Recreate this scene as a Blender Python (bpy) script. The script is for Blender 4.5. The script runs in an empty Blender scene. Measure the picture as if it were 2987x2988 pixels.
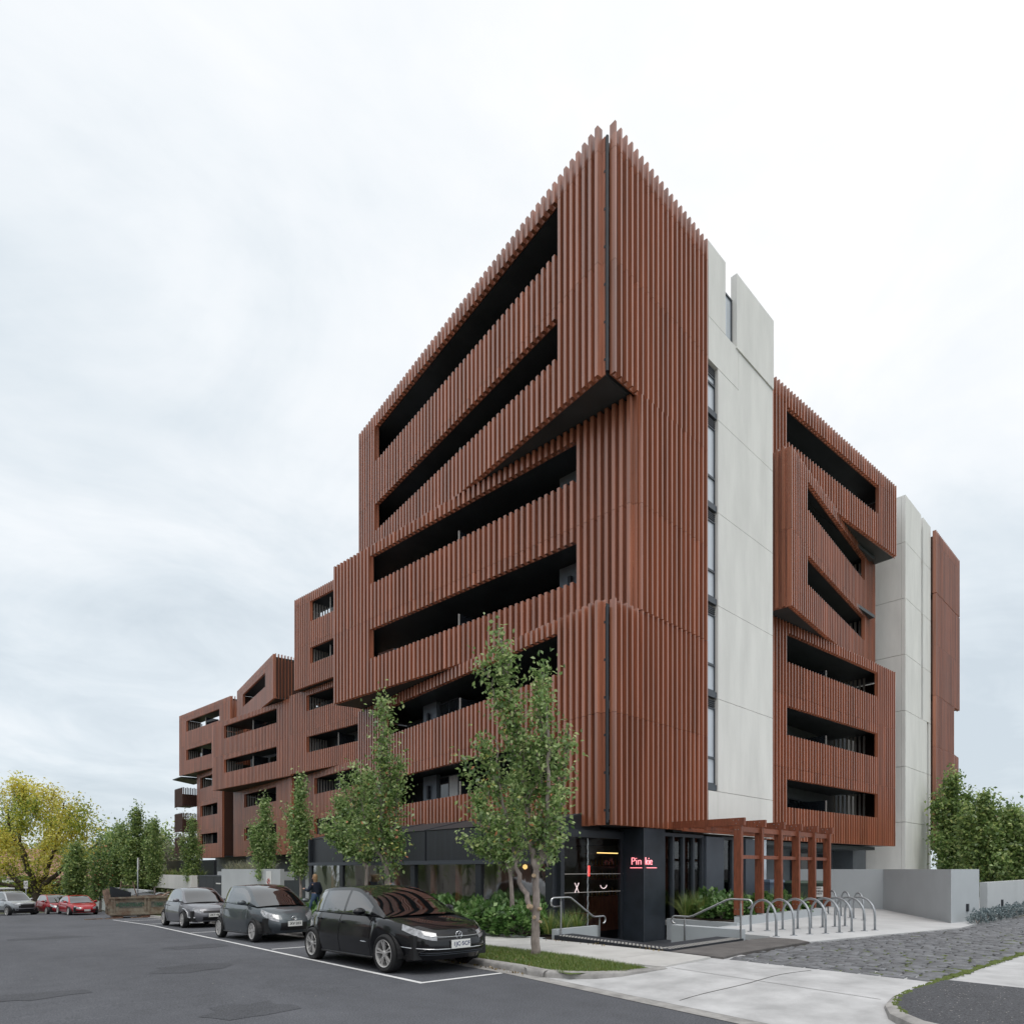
import bpy, math, random
import numpy as np
from mathutils import Vector, Matrix

# ------------------------------------------------------------------ camera, sky, sun, exposure
scene = bpy.context.scene
COL = scene.collection
CAMH = 1.65
A_U = math.atan2(3485 - 1493.5, 1870.0)          # bearing of the side facade, right of the view axis
SU, CU = math.sin(A_U), math.cos(A_U)
cam_d = bpy.data.cameras.new('camera')
cam_d.sensor_fit = 'HORIZONTAL'
cam_d.sensor_width = 36.0
cam_d.lens = 36.0 * 1870.0 / 2987.0
cam_d.shift_x = 0.0
cam_d.shift_y = (2537.0 - 1494.0) / 2987.0
cam_d.clip_start = 0.1
cam_d.clip_end = 3000.0
cam = bpy.data.objects.new('camera', cam_d)
COL.objects.link(cam)
cam.location = (0, 0, CAMH)
cam.rotation_euler = (math.radians(90), 0, -math.atan2(CU, SU))
scene.camera = cam

SUN_EL, SUN_AZ = math.radians(68), math.radians(240)   # azimuth in the x-y plane, where the light comes from
w = bpy.data.worlds.new('World'); scene.world = w; w.use_nodes = True
nt = w.node_tree; nt.nodes.clear()
def wn(t, **k):
    n = nt.nodes.new(t)
    for a, b in k.items(): setattr(n, a, b)
    return n
out = wn('ShaderNodeOutputWorld'); bg = wn('ShaderNodeBackground')
bg.inputs['Strength'].default_value = 0.1
sky = wn('ShaderNodeTexSky'); sky.sky_type = 'NISHITA'; sky.sun_disc = False
sky.sun_elevation = SUN_EL; sky.sun_rotation = math.radians(90) - SUN_AZ
sky.air_density = 1.0; sky.dust_density = 1.2
tc = wn('ShaderNodeTexCoord')
sep = wn('ShaderNodeSeparateXYZ'); nt.links.new(tc.outputs['Generated'], sep.inputs[0])
# project the view direction onto a cloud layer overhead: p = dir.xy / (dir.z + 0.18)
addz = wn('ShaderNodeMath', operation='ADD'); addz.inputs[1].default_value = 0.20
absz = wn('ShaderNodeMath', operation='ABSOLUTE'); nt.links.new(sep.outputs['Z'], absz.inputs[0]); nt.links.new(absz.outputs[0], addz.inputs[0])
dx = wn('ShaderNodeMath', operation='DIVIDE'); nt.links.new(sep.outputs['X'], dx.inputs[0]); nt.links.new(addz.outputs[0], dx.inputs[1])
dy = wn('ShaderNodeMath', operation='DIVIDE'); nt.links.new(sep.outputs['Y'], dy.inputs[0]); nt.links.new(addz.outputs[0], dy.inputs[1])
comb = wn('ShaderNodeCombineXYZ'); nt.links.new(dx.outputs[0], comb.inputs[0]); nt.links.new(dy.outputs[0], comb.inputs[1])
comb.inputs[2].default_value = 3.7
n1 = wn('ShaderNodeTexNoise'); n1.inputs['Scale'].default_value = 0.55; n1.inputs['Detail'].default_value = 7; n1.inputs['Roughness'].default_value = 0.55; n1.inputs['Distortion'].default_value = 0.4
nt.links.new(comb.outputs[0], n1.inputs['Vector'])
n2 = wn('ShaderNodeTexNoise'); n2.inputs['Scale'].default_value = 1.9; n2.inputs['Detail'].default_value = 8; n2.inputs['Roughness'].default_value = 0.6; n2.inputs['Distortion'].default_value = 0.8
nt.links.new(comb.outputs[0], n2.inputs['Vector'])
# overcast brightness: brighter towards the zenith
el = wn('ShaderNodeMapRange'); el.inputs['From Min'].default_value = 0.0; el.inputs['From Max'].default_value = 1.0
el.inputs['To Min'].default_value = 0.03; el.inputs['To Max'].default_value = 0.84; nt.links.new(absz.outputs[0], el.inputs['Value'])
m1 = wn('ShaderNodeMapRange'); m1.inputs['From Min'].default_value = 0.3; m1.inputs['From Max'].default_value = 0.7; m1.inputs['To Min'].default_value = -0.42; m1.inputs['To Max'].default_value = 0.40
nt.links.new(n1.outputs['Fac'], m1.inputs['Value'])
m2 = wn('ShaderNodeMapRange'); m2.inputs['From Min'].default_value = 0.3; m2.inputs['From Max'].default_value = 0.7; m2.inputs['To Min'].default_value = -0.16; m2.inputs['To Max'].default_value = 0.16
nt.links.new(n2.outputs['Fac'], m2.inputs['Value'])
s1 = wn('ShaderNodeMath', operation='ADD'); nt.links.new(el.outputs[0], s1.inputs[0]); nt.links.new(m1.outputs[0], s1.inputs[1])
s2 = wn('ShaderNodeMath', operation='ADD'); nt.links.new(s1.outputs[0], s2.inputs[0]); nt.links.new(m2.outputs[0], s2.inputs[1])
ramp = wn('ShaderNodeValToRGB'); nt.links.new(s2.outputs[0], ramp.inputs['Fac'])
cr = ramp.color_ramp
cr.elements[0].position = 0.0; cr.elements[0].color = (0.345, 0.385, 0.418, 1)
cr.elements[1].position = 1.0; cr.elements[1].color = (0.72, 0.72, 0.72, 1)
e = cr.elements.new(0.22); e.color = (0.41, 0.447, 0.475, 1)
e = cr.elements.new(0.45); e.color = (0.490, 0.512, 0.530, 1)
e = cr.elements.new(0.68); e.color = (0.545, 0.552, 0.558, 1)
e = cr.elements.new(0.84); e.color = (0.60, 0.603, 0.606, 1)
scl = wn('ShaderNodeVectorMath', operation='SCALE'); scl.inputs['Scale'].default_value = 10.0
nt.links.new(ramp.outputs['Color'], scl.inputs[0])
mix = wn('ShaderNodeMix', data_type='RGBA'); mix.inputs['Factor'].default_value = 0.95
nt.links.new(sky.outputs[0], mix.inputs['A']); nt.links.new(scl.outputs[0], mix.inputs['B'])
nt.links.new(mix.outputs['Result'], bg.inputs['Color']); nt.links.new(bg.outputs[0], out.inputs[0])

sun_d = bpy.data.lights.new('sun', 'SUN'); sun_d.energy = 0.6; sun_d.angle = math.radians(30); sun_d.color = (1.0, 0.97, 0.92)
sun = bpy.data.objects.new('sun', sun_d); COL.objects.link(sun)
dirv = Vector((math.cos(SUN_AZ) * math.cos(SUN_EL), math.sin(SUN_AZ) * math.cos(SUN_EL), math.sin(SUN_EL)))
sun.rotation_euler = dirv.to_track_quat('Z', 'Y').to_euler(); sun.location = dirv * 60

scene.view_settings.view_transform = 'Standard'; scene.view_settings.look = 'None'
scene.view_settings.exposure = 0.92; scene.view_settings.gamma = 1.0; scene.view_settings.use_curve_mapping = False
R = random.Random(11)
# ------------------------------------------------------------------ helpers
class G:
    """collects geometry for ONE mesh"""
    def __init__(s): s.v = []; s.f = []
    def poly(s, pts):
        n = len(s.v); s.v += [tuple(p) for p in pts]; s.f.append(tuple(range(n, n + len(pts)))); return s
    def box(s, x0, x1, y0, y1, z0, z1):
        return s.prism([(x0, y0), (x1, y0), (x1, y1), (x0, y1)], z0, z1)
    def prism(s, poly, z0, z1):
        k = len(poly); n = len(s.v)
        zb = z0 if hasattr(z0, '__len__') else [z0] * k
        zt = z1 if hasattr(z1, '__len__') else [z1] * k
        s.v += [(p[0], p[1], z) for p, z in zip(poly, zb)] + [(p[0], p[1], z) for p, z in zip(poly, zt)]
        s.f.append(tuple(range(n + k - 1, n - 1, -1))); s.f.append(tuple(range(n + k, n + 2 * k)))
        for i in range(k):
            j = (i + 1) % k; s.f.append((n + i, n + j, n + k + j, n + k + i))
        return s
    def hull8(s, b, t):
        n = len(s.v); s.v += [tuple(p) for p in b] + [tuple(p) for p in t]; k = len(b)
        s.f.append(tuple(range(n + k - 1, n - 1, -1))); s.f.append(tuple(range(n + k, n + 2 * k)))
        for i in range(k):
            j = (i + 1) % k; s.f.append((n + i, n + j, n + k + j, n + k + i))
        return s
    def tube(s, path, r, n=8, cap=True):
        P = [Vector(p) for p in path]; rs = r if hasattr(r, '__len__') else [r] * len(P)
        base = len(s.v); up = Vector((0, 0, 1)); prev = None
        for i, p in enumerate(P):
            d = (P[min(i + 1, len(P) - 1)] - P[max(i - 1, 0)])
            d = d.normalized() if d.length > 1e-9 else Vector((0, 0, 1))
            if prev is None:
                a = d.cross(up)
                if a.length < 1e-3: a = d.cross(Vector((1, 0, 0)))
                a.normalize()
            else:
                a = prev - d * prev.dot(d)
                if a.length < 1e-4: a = d.orthogonal()
                a.normalize()
            prev = a; b = d.cross(a)
            for k in range(n):
                t = 2 * math.pi * k / n
                s.v.append(tuple(p + (a * math.cos(t) + b * math.sin(t)) * rs[i]))
        for i in range(len(P) - 1):
            for k in range(n):
                k2 = (k + 1) % n
                s.f.append((base + i * n + k, base + i * n + k2, base + (i + 1) * n + k2, base + (i + 1) * n + k))
        if cap:
            s.f.append(tuple(base + k for k in range(n - 1, -1, -1))); e = base + (len(P) - 1) * n
            s.f.append(tuple(e + k for k in range(n)))
        return s
    def bar(s, p0, p1, wx, wz):
        """square bar between two points"""
        p0, p1 = Vector(p0), Vector(p1); d = (p1 - p0).normalized()
        a = d.cross(Vector((0, 0, 1)))
        if a.length < 1e-3: a = Vector((1, 0, 0))
        a.normalize(); b = a.cross(d).normalized()
        o = [a * wx / 2 + b * wz / 2, -a * wx / 2 + b * wz / 2, -a * wx / 2 - b * wz / 2, a * wx / 2 - b * wz / 2]
        return s.hull8([p0 + q for q in o], [p1 + q for q in o])
    def grid(s, rows, closed=False):
        n = len(s.v); h = len(rows); k = len(rows[0])
        for r_ in rows: s.v += [tuple(p) for p in r_]
        for i in range(h - 1):
            for j in range(k if closed else k - 1):
                j2 = (j + 1) % k
                s.f.append((n + i * k + j, n + i * k + j2, n + (i + 1) * k + j2, n + (i + 1) * k + j))
        return s
    def lathe(s, prof, c, ax='y', n=20):
        """prof: list of (radius, offset along axis)"""
        rows = []
        for rr, o in prof:
            row = []
            for k in range(n):
                t = 2 * math.pi * k / n; a, b = rr * math.cos(t), rr * math.sin(t)
                row.append({'y': (c[0] + a, c[1] + o, c[2] + b), 'z': (c[0] + a, c[1] + b, c[2] + o), 'x': (c[0] + o, c[1] + a, c[2] + b)}[ax])
            rows.append(row)
        return s.grid(rows, True)
    def mesh(s, name, mat, smooth=False, ang=None):
        m = bpy.data.meshes.new(name); m.from_pydata(s.v, [], s.f)
        if mat is not None: m.materials.append(mat)
        if smooth:
            m.shade_smooth()
            if ang: m.set_sharp_from_angle(angle=math.radians(ang))
        m.update(); return m
    def build(s, name, mat, parent=None, smooth=False, ang=None, fix=False, weld=0.0, **tags):
        m = s.mesh(name, mat, smooth, None if weld else ang)
        if weld:
            import bmesh
            b = bmesh.new(); b.from_mesh(m); bmesh.ops.remove_doubles(b, verts=b.verts, dist=weld); bmesh.ops.recalc_face_normals(b, faces=b.faces); b.to_mesh(m); b.free()
            if ang: m.set_sharp_from_angle(angle=math.radians(ang))
        if fix:
            import bmesh
            b = bmesh.new(); b.from_mesh(m); bmesh.ops.recalc_face_normals(b, faces=b.faces); b.to_mesh(m); b.free()
        return obj(name, m, parent, **tags)

ROOTLOC = {}
def obj(name, data, parent=None, **tags):
    o = bpy.data.objects.new(name, data); COL.objects.link(o)
    if parent is not None:
        o.parent = parent
        if parent.name in ROOTLOC: o.matrix_parent_inverse = Matrix.Translation(-ROOTLOC[parent.name])
    for k, v in tags.items(): o[k] = v
    return o
def thing(name, label, cat, loc=(0, 0, 0), rz=0.0, group=None, world=False):
    """an Empty at the thing's base; world=True: its parts are given in world coordinates"""
    e = bpy.data.objects.new(name, None); COL.objects.link(e)
    e.empty_display_size = 0.2; e.location = loc; e.rotation_euler = (0, 0, rz)
    e['label'] = label; e['category'] = cat
    if group: e['group'] = group
    if world: ROOTLOC[e.name] = Vector(loc)
    return e
def tag(o, label, cat, group=None):
    o['label'] = label; o['category'] = cat
    if group: o['group'] = group
    return o
def dup(o, parent=None):
    c = o.copy(); COL.objects.link(c)
    if parent is not None: c.parent = parent
    for ch in o.children: dup(ch, c)
    return c
def text_mesh(body, size, extrude, mat, bold=0.0, align='CENTER', space=1.0):
    cu = bpy.data.curves.new('lettering', 'FONT'); cu.body = body; cu.size = size; cu.extrude = extrude; cu.align_x = align; cu.align_y = 'CENTER'
    cu.offset = bold; cu.space_character = space; cu.resolution_u = 3
    t = bpy.data.objects.new('lettering', cu); COL.objects.link(t)
    m = bpy.data.meshes.new_from_object(t); bpy.data.objects.remove(t); bpy.data.curves.remove(cu)
    m.materials.clear(); m.materials.append(mat); return m
def facing(o, pos, right, up=(0, 0, 1)):
    """place flat lettering: local x = right, y = up, z = out of the face"""
    r_ = Vector(right).normalized(); u_ = Vector(up).normalized(); n_ = r_.cross(u_)
    o.matrix_basis = Matrix.Translation(pos) @ Matrix((r_, u_, n_)).transposed().to_4x4()
    return o

# ------------------------------------------------------------------ materials
def mat(name, col, rough=0.6, metal=0.0, spec=0.5, var=0.0, vscale=3.0, bump=0.0, bscale=40.0, stretch=(1, 1, 1), coat=0.0, col2=None, emit=None, estr=1.0, alpha=1.0, trans=0.0, detail=4, rvar=0.0, isl=0.0, bdist=0.02):
    m = bpy.data.materials.new(name); m.use_nodes = True; t = m.node_tree; b = t.nodes['Principled BSDF']
    b.inputs['Base Color'].default_value = (*col, 1); b.inputs['Roughness'].default_value = rough; b.inputs['Metallic'].default_value = metal
    b.inputs['Specular IOR Level'].default_value = spec; b.inputs['Coat Weight'].default_value = coat; b.inputs['Coat Roughness'].default_value = 0.03
    b.inputs['Alpha'].default_value = alpha; b.inputs['Transmission Weight'].default_value = trans
    if emit: b.inputs['Emission Color'].default_value = (*emit, 1); b.inputs['Emission Strength'].default_value = estr
    if var or bump or rvar or isl:
        tcn = t.nodes.new('ShaderNodeNewGeometry'); mp = t.nodes.new('ShaderNodeMapping'); mp.inputs['Scale'].default_value = stretch
        t.links.new(tcn.outputs['Position'], mp.inputs[0])
        nz = t.nodes.new('ShaderNodeTexNoise'); nz.inputs['Scale'].default_value = vscale; nz.inputs['Detail'].default_value = detail; nz.inputs['Roughness'].default_value = 0.6
        t.links.new(mp.outputs[0], nz.inputs['Vector'])
        if var:
            mx = t.nodes.new('ShaderNodeMix'); mx.data_type = 'RGBA'; mr = t.nodes.new('ShaderNodeMapRange')
            mr.inputs['From Min'].default_value = 0.32; mr.inputs['From Max'].default_value = 0.68; t.links.new(nz.outputs['Fac'], mr.inputs[0])
            c2 = col2 or tuple(min(1, c * (1 + var)) for c in col); c1 = col if col2 else tuple(c * (1 - var) for c in col)
            mx.inputs['A'].default_value = (*c1, 1); mx.inputs['B'].default_value = (*c2, 1)
            t.links.new(mr.outputs[0], mx.inputs['Factor']); last = mx.outputs['Result']
            if isl:
                hs = t.nodes.new('ShaderNodeHueSaturation'); mr2 = t.nodes.new('ShaderNodeMapRange'); mr2.inputs['To Min'].default_value = 1 - isl; mr2.inputs['To Max'].default_value = 1 + isl
                oi = t.nodes.new('ShaderNodeObjectInfo'); ad = t.nodes.new('ShaderNodeMath'); ad.operation = 'ADD'; fc = t.nodes.new('ShaderNodeMath'); fc.operation = 'FRACT'
                t.links.new(tcn.outputs['Random Per Island'], ad.inputs[0]); t.links.new(oi.outputs['Random'], ad.inputs[1]); t.links.new(ad.outputs[0], fc.inputs[0]); t.links.new(fc.outputs[0], mr2.inputs[0]); t.links.new(mr2.outputs[0], hs.inputs['Value']); t.links.new(last, hs.inputs['Color']); last = hs.outputs[0]
            t.links.new(last, b.inputs['Base Color'])
        if rvar:
            mr3 = t.nodes.new('ShaderNodeMapRange'); mr3.inputs['To Min'].default_value = rough - rvar; mr3.inputs['To Max'].default_value = rough + rvar
            t.links.new(nz.outputs['Fac'], mr3.inputs[0]); t.links.new(mr3.outputs[0], b.inputs['Roughness'])
        if bump:
            nb = t.nodes.new('ShaderNodeTexNoise'); nb.inputs['Scale'].default_value = bscale; nb.inputs['Detail'].default_value = 5; t.links.new(mp.outputs[0], nb.inputs['Vector'])
            bp = t.nodes.new('ShaderNodeBump'); bp.inputs['Strength'].default_value = bump; bp.inputs['Distance'].default_value = bdist
            t.links.new(nb.outputs['Fac'], bp.inputs['Height']); t.links.new(bp.outputs[0], b.inputs['Normal'])
    return m
def leaf_mat(name, cols, trans=0.35, rough=0.36):
    m = bpy.data.materials.new(name); m.use_nodes = True; t = m.node_tree; b = t.nodes['Principled BSDF']; o = t.nodes['Material Output']
    g = t.nodes.new('ShaderNodeNewGeometry'); rp = t.nodes.new('ShaderNodeValToRGB'); cr = rp.color_ramp; cr.interpolation = 'CONSTANT' if len(cols) > 5 else 'LINEAR'
    n = len(cols)
    cr.elements[0].position = cols[0][0]; cr.elements[0].color = (*cols[0][1], 1)
    cr.elements[1].position = cols[-1][0]; cr.elements[1].color = (*cols[-1][1], 1)
    for p, c in cols[1:-1]:
        e = cr.elements.new(p); e.color = (*c, 1)
    t.links.new(g.outputs['Random Per Island'], rp.inputs[0]); t.links.new(rp.outputs[0], b.inputs['Base Color'])
    b.inputs['Roughness'].default_value = rough; b.inputs['Specular IOR Level'].default_value = 0.8
    tr = t.nodes.new('ShaderNodeBsdfTranslucent'); mx = t.nodes.new('ShaderNodeMixShader'); mx.inputs[0].default_value = trans
    t.links.new(rp.outputs[0], tr.inputs[0]); t.links.new(b.outputs[0], mx.inputs[1]); t.links.new(tr.outputs[0], mx.inputs[2]); t.links.new(mx.outputs[0], o.inputs[0])
    return m
def clear_mat(name, tint=(.86, .88, .88), rough=.04, ior=1.5, gain=1.0, base=.02, bump=0.0, bscale=3.0):
    """thin clear sheet: see-through with Fresnel reflections"""
    m = bpy.data.materials.new(name); m.use_nodes = True; t = m.node_tree; t.nodes.clear(); o = t.nodes.new('ShaderNodeOutputMaterial')
    tr = t.nodes.new('ShaderNodeBsdfTransparent'); tr.inputs[0].default_value = (*tint, 1); gl = t.nodes.new('ShaderNodeBsdfGlossy'); gl.inputs['Roughness'].default_value = rough
    fr = t.nodes.new('ShaderNodeFresnel'); fr.inputs[0].default_value = ior; ma = t.nodes.new('ShaderNodeMath'); ma.operation = 'MULTIPLY_ADD'; ma.inputs[1].default_value = gain; ma.inputs[2].default_value = base; ma.use_clamp = True
    mx = t.nodes.new('ShaderNodeMixShader'); t.links.new(fr.outputs[0], ma.inputs[0]); t.links.new(ma.outputs[0], mx.inputs[0]); t.links.new(tr.outputs[0], mx.inputs[1]); t.links.new(gl.outputs[0], mx.inputs[2]); t.links.new(mx.outputs[0], o.inputs[0])
    if bump:
        nb = t.nodes.new('ShaderNodeTexNoise'); nb.inputs['Scale'].default_value = bscale; nb.inputs['Detail'].default_value = 5; nb.inputs['Distortion'].default_value = 1.5
        g = t.nodes.new('ShaderNodeNewGeometry'); t.links.new(g.outputs['Position'], nb.inputs['Vector']); bp = t.nodes.new('ShaderNodeBump'); bp.inputs['Strength'].default_value = bump; bp.inputs['Distance'].default_value = .08
        t.links.new(nb.outputs['Fac'], bp.inputs['Height']); t.links.new(bp.outputs[0], gl.inputs['Normal'])
    return m
M = {}
M['slat'] = mat('slat_timber_look', (0.335, 0.115, 0.058), 0.40, spec=0.7, var=0.30, vscale=2.2, stretch=(5, 5, 0.12), isl=0.17, rvar=0.06)
_b = M['slat'].node_tree.nodes['Principled BSDF']; _b.inputs['Coat Weight'].default_value = 0.45; _b.inputs['Coat Roughness'].default_value = 0.30; _b.inputs['Coat IOR'].default_value = 1.75
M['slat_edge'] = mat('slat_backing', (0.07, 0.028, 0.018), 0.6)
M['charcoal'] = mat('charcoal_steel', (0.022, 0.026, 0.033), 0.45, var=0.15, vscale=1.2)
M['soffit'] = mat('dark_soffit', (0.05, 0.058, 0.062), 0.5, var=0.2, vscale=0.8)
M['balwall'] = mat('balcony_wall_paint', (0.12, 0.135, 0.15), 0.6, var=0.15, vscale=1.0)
M['concrete'] = mat('precast_concrete', (0.81, 0.80, 0.765), 0.75, var=0.07, vscale=1.3, stretch=(1.2, 1.2, 0.3), bump=0.12, bscale=30, detail=10)
M['concgap'] = mat('joint_sealant', (0.30, 0.27, 0.24), 0.8)
M['frame'] = mat('window_frame_grey', (0.055, 0.065, 0.08), 0.4)
M['glass_dark'] = mat('dark_window_glass', (0.02, 0.024, 0.03), 0.04, spec=0.9)
M['glass_pale'] = mat('window_with_pale_blind', (0.55, 0.60, 0.66), 0.08, spec=0.8, coat=0.6)
M['steel'] = mat('brushed_steel', (0.55, 0.55, 0.56), 0.28, metal=1.0, var=0.06, vscale=8)
M['galv'] = mat('galvanised_steel', (0.36, 0.38, 0.40), 0.5, metal=0.6, var=0.12, vscale=14)
def asphalt_mat(name, base, grain=.5, big=.18):
    """stone grain, patchy wear and tyre-darkened drifts"""
    m = mat(name, base, .85, spec=.3); t = m.node_tree; b = t.nodes['Principled BSDF']; g = t.nodes.new('ShaderNodeNewGeometry')
    def nz(sc, det, st_=(1, 1, 1), dist=0.0):
        mp = t.nodes.new('ShaderNodeMapping'); mp.inputs['Scale'].default_value = st_; n = t.nodes.new('ShaderNodeTexNoise'); n.inputs['Scale'].default_value = sc; n.inputs['Detail'].default_value = det; n.inputs['Roughness'].default_value = .65; n.inputs['Distortion'].default_value = dist
        t.links.new(g.outputs['Position'], mp.inputs[0]); t.links.new(mp.outputs[0], n.inputs['Vector']); return n.outputs['Fac']
    def rng(f, a, b_): r_ = t.nodes.new('ShaderNodeMapRange'); r_.inputs['From Min'].default_value = .3; r_.inputs['From Max'].default_value = .7; r_.inputs['To Min'].default_value = a; r_.inputs['To Max'].default_value = b_; t.links.new(f, r_.inputs[0]); return r_.outputs[0]
    def mul(a, b_): q = t.nodes.new('ShaderNodeMath'); q.operation = 'MULTIPLY'; t.links.new(a, q.inputs[0]); t.links.new(b_, q.inputs[1]); return q.outputs[0]
    f = mul(mul(rng(nz(0.35, 6, (1, .3, 1), .5), 1 - big, 1 + big), rng(nz(2.3, 7), .90, 1.10)), rng(nz(55, 3), 1 - grain, 1 + grain))
    vm = t.nodes.new('ShaderNodeVectorMath'); vm.operation = 'SCALE'; vm.inputs[0].default_value = base; t.links.new(f, vm.inputs['Scale']); t.links.new(vm.outputs[0], b.inputs['Base Color'])
    bp = t.nodes.new('ShaderNodeBump'); bp.inputs['Strength'].default_value = .6; bp.inputs['Distance'].default_value = .012; t.links.new(nz(70, 4), bp.inputs['Height']); t.links.new(bp.outputs[0], b.inputs['Normal']); return m
M['asphalt'] = asphalt_mat('road_asphalt', (0.105, 0.109, 0.122))
M['asphalt2'] = asphalt_mat('footpath_asphalt', (0.082, 0.084, 0.092), .6, .12)
M['pathconc'] = mat('footpath_concrete', (0.52, 0.51, 0.495), 0.85, var=0.14, vscale=1.3, bump=0.25, bscale=70, detail=10)
M['crossconc'] = mat('crossover_concrete', (0.48, 0.48, 0.485), 0.85, var=0.20, vscale=1.7, bump=0.3, bscale=60, detail=10)
M['slabconc'] = mat('courtyard_slab', (0.52, 0.525, 0.53), 0.8, var=0.12, vscale=0.9, bump=0.15, bscale=50, detail=9)
M['kerb'] = mat('kerb_concrete', (0.33, 0.32, 0.31), 0.85, var=0.3, vscale=4.0, bump=0.4, bscale=50, detail=9)
M['bluestone'] = mat('bluestone', (0.15, 0.154, 0.165), 0.66, var=0.35, vscale=5.0, bump=0.6, bscale=30, detail=8, isl=0.17, bdist=0.02)
M['mortar'] = mat('lane_bedding', (0.06, 0.056, 0.045), 0.9, var=0.4, vscale=6)  # bedding colour darkened to give the joints depth in the soft light
M['moss'] = mat('moss', (0.09, 0.12, 0.025), 0.95, var=0.35, vscale=20)
M['darktile'] = mat('dark_paving_tile', (0.042, 0.045, 0.052), 0.7, spec=0.2, var=0.25, vscale=2.5)
M['browngravel'] = mat('worn_brown_asphalt', (0.125, 0.116, 0.112), 0.9, var=0.25, vscale=2.5, bump=0.5, bscale=80, detail=9)
M['white'] = mat('road_marking_paint', (0.72, 0.72, 0.72), 0.7, var=0.14, vscale=9, detail=8)
M['render'] = mat('grey_render', (0.46, 0.49, 0.51), 0.8, var=0.05, vscale=0.8, bump=0.1, bscale=90, detail=8)
M['render2'] = mat('pale_grey_render', (0.50, 0.52, 0.53), 0.8, var=0.05, vscale=0.8)
M['timber'] = mat('merbau_timber', (0.215, 0.065, 0.032), 0.5, var=0.4, vscale=4.0, stretch=(9, 9, 0.9), isl=0.12, detail=7)
M['soil'] = mat('soil', (0.05, 0.035, 0.025), 0.95, var=0.3, vscale=8)
M['bark'] = mat('tree_bark', (0.31, 0.26, 0.235), 0.85, var=0.35, vscale=9, stretch=(1, 1, 0.35), bump=0.8, bscale=28, bdist=0.03)
M['bark_dark'] = mat('dark_bark', (0.075, 0.058, 0.045), 0.9, var=0.35, vscale=6, stretch=(1, 1, 0.4), bump=0.8, bscale=20, bdist=0.03)
M['cutwood'] = mat('pruned_branch_end', (0.45, 0.33, 0.22), 0.8)
M['grass'] = leaf_mat('grass_blade', [(0.0, (0.08, 0.15, 0.02)), (0.5, (0.14, 0.22, 0.03)), (0.85, (0.20, 0.25, 0.05)), (1.0, (0.32, 0.27, 0.09))], 0.3)
M['turf'] = mat('turf_ground', (0.09, 0.13, 0.025), 0.95, var=0.4, vscale=5)
M['rubber'] = mat('tyre_rubber', (0.014, 0.014, 0.015), 0.75)
M['alloy'] = mat('alloy_wheel', (0.58, 0.57, 0.56), 0.35, metal=0.35)
M['blackplastic'] = mat('black_plastic', (0.012, 0.012, 0.013), 0.5)
M['chrome'] = mat('chrome_trim', (0.75, 0.76, 0.78), 0.12, metal=1.0)
M['lamp_clear'] = mat('headlamp_lens', (0.30, 0.31, 0.33), 0.08, spec=0.9, coat=1.0, var=0.55, vscale=12)
M['lamp_red'] = mat('tail_lamp_red', (0.45, 0.02, 0.015), 0.15, coat=0.8)
M['carglass'] = mat('car_glass', (0.006, 0.007, 0.008), 0.02, spec=1.0, coat=1.0)
M['plate'] = mat('number_plate_white', (0.75, 0.75, 0.73), 0.5)
M['ink'] = mat('black_ink', (0.01, 0.01, 0.012), 0.6)
M['inkblue'] = mat('blue_ink', (0.01, 0.02, 0.12), 0.6)
M['neon'] = mat('pink_neon_tube', (1.0, 0.45, 0.5), 0.3, emit=(1.0, 0.25, 0.28), estr=1.1)
M['decal_glow'] = mat('glowing_white_decal', (0.9, 0.8, 0.8), 0.4, emit=(1.0, 0.75, 0.75), estr=0.35)  # white decals on the glass, no lamps; a weak glow is added
M['skin'] = mat('skin', (0.55, 0.33, 0.25), 0.55)
def paint(name, col, flake=0.0):
    m = mat(name, col, 0.45, metal=flake, spec=0.2, coat=1.0); m.node_tree.nodes['Principled BSDF'].inputs['Coat IOR'].default_value = 1.42; return m
# ------------------------------------------------------------------ street frame
S2 = Vector((0.10177, 0.99481)); N2 = Vector((0.99481, -0.10177))     # along the kerb / towards the building
def st(n, s): return (n * N2.x + s * S2.x, n * N2.y + s * S2.y)
_ZS = [-400, 8.2, 18.5, 29, 46, 56, 64, 80, 2000]; _ZV = [0, 0, -.27, -.60, -1.36, -1.60, -1.92, -2.2, -2.2]
def zr(s): return float(np.interp(s, _ZS, _ZV))
def zs_uv(u, v): return zr(u * S2.x + v * S2.y)
# ------------------------------------------------------------------ ground, road, kerb, paths, lane
def structure(g, name, m, parent=None, **k):
    o = g.build(name, m, parent, **k)
    if parent is None: o['kind'] = 'structure'
    return o
def sheet(name, m, ns, ss, zf, parent=None):
    rows = []
    for s_ in ss: rows.append([(*st(n_, s_), zf(n_, s_)) for n_ in ns])
    g = G().grid(rows); return structure(g, name, m, parent)
def lin(a, b, k): return [a + (b - a) * i / (k - 1) for i in range(k)]
M['verge'] = mat('verge_ground', (0.075, 0.085, 0.035), 0.95, var=0.4, vscale=1.5)
sheet('ground', M['verge'], [-900, -300, -100, -60, -30, 0, 5, 11, 12.5, 30, 60, 120, 300, 900],
      [-300, -60, 0, 6, 8.2, 14, 18.5, 29, 40, 46, 56, 64, 80, 120, 300, 1200], lambda n, s: zr(s) - 0.16 - (0.62 if n > 11.5 else 0.0))
sheet('road', M['asphalt'], lin(-46, 6.07, 12), [-14, -6, 0, 4, 6.5, 8.2, 12, 18.5, 24, 29, 34, 40, 46, 52, 56, 60, 64, 66], lambda n, s: zr(s))
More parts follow.
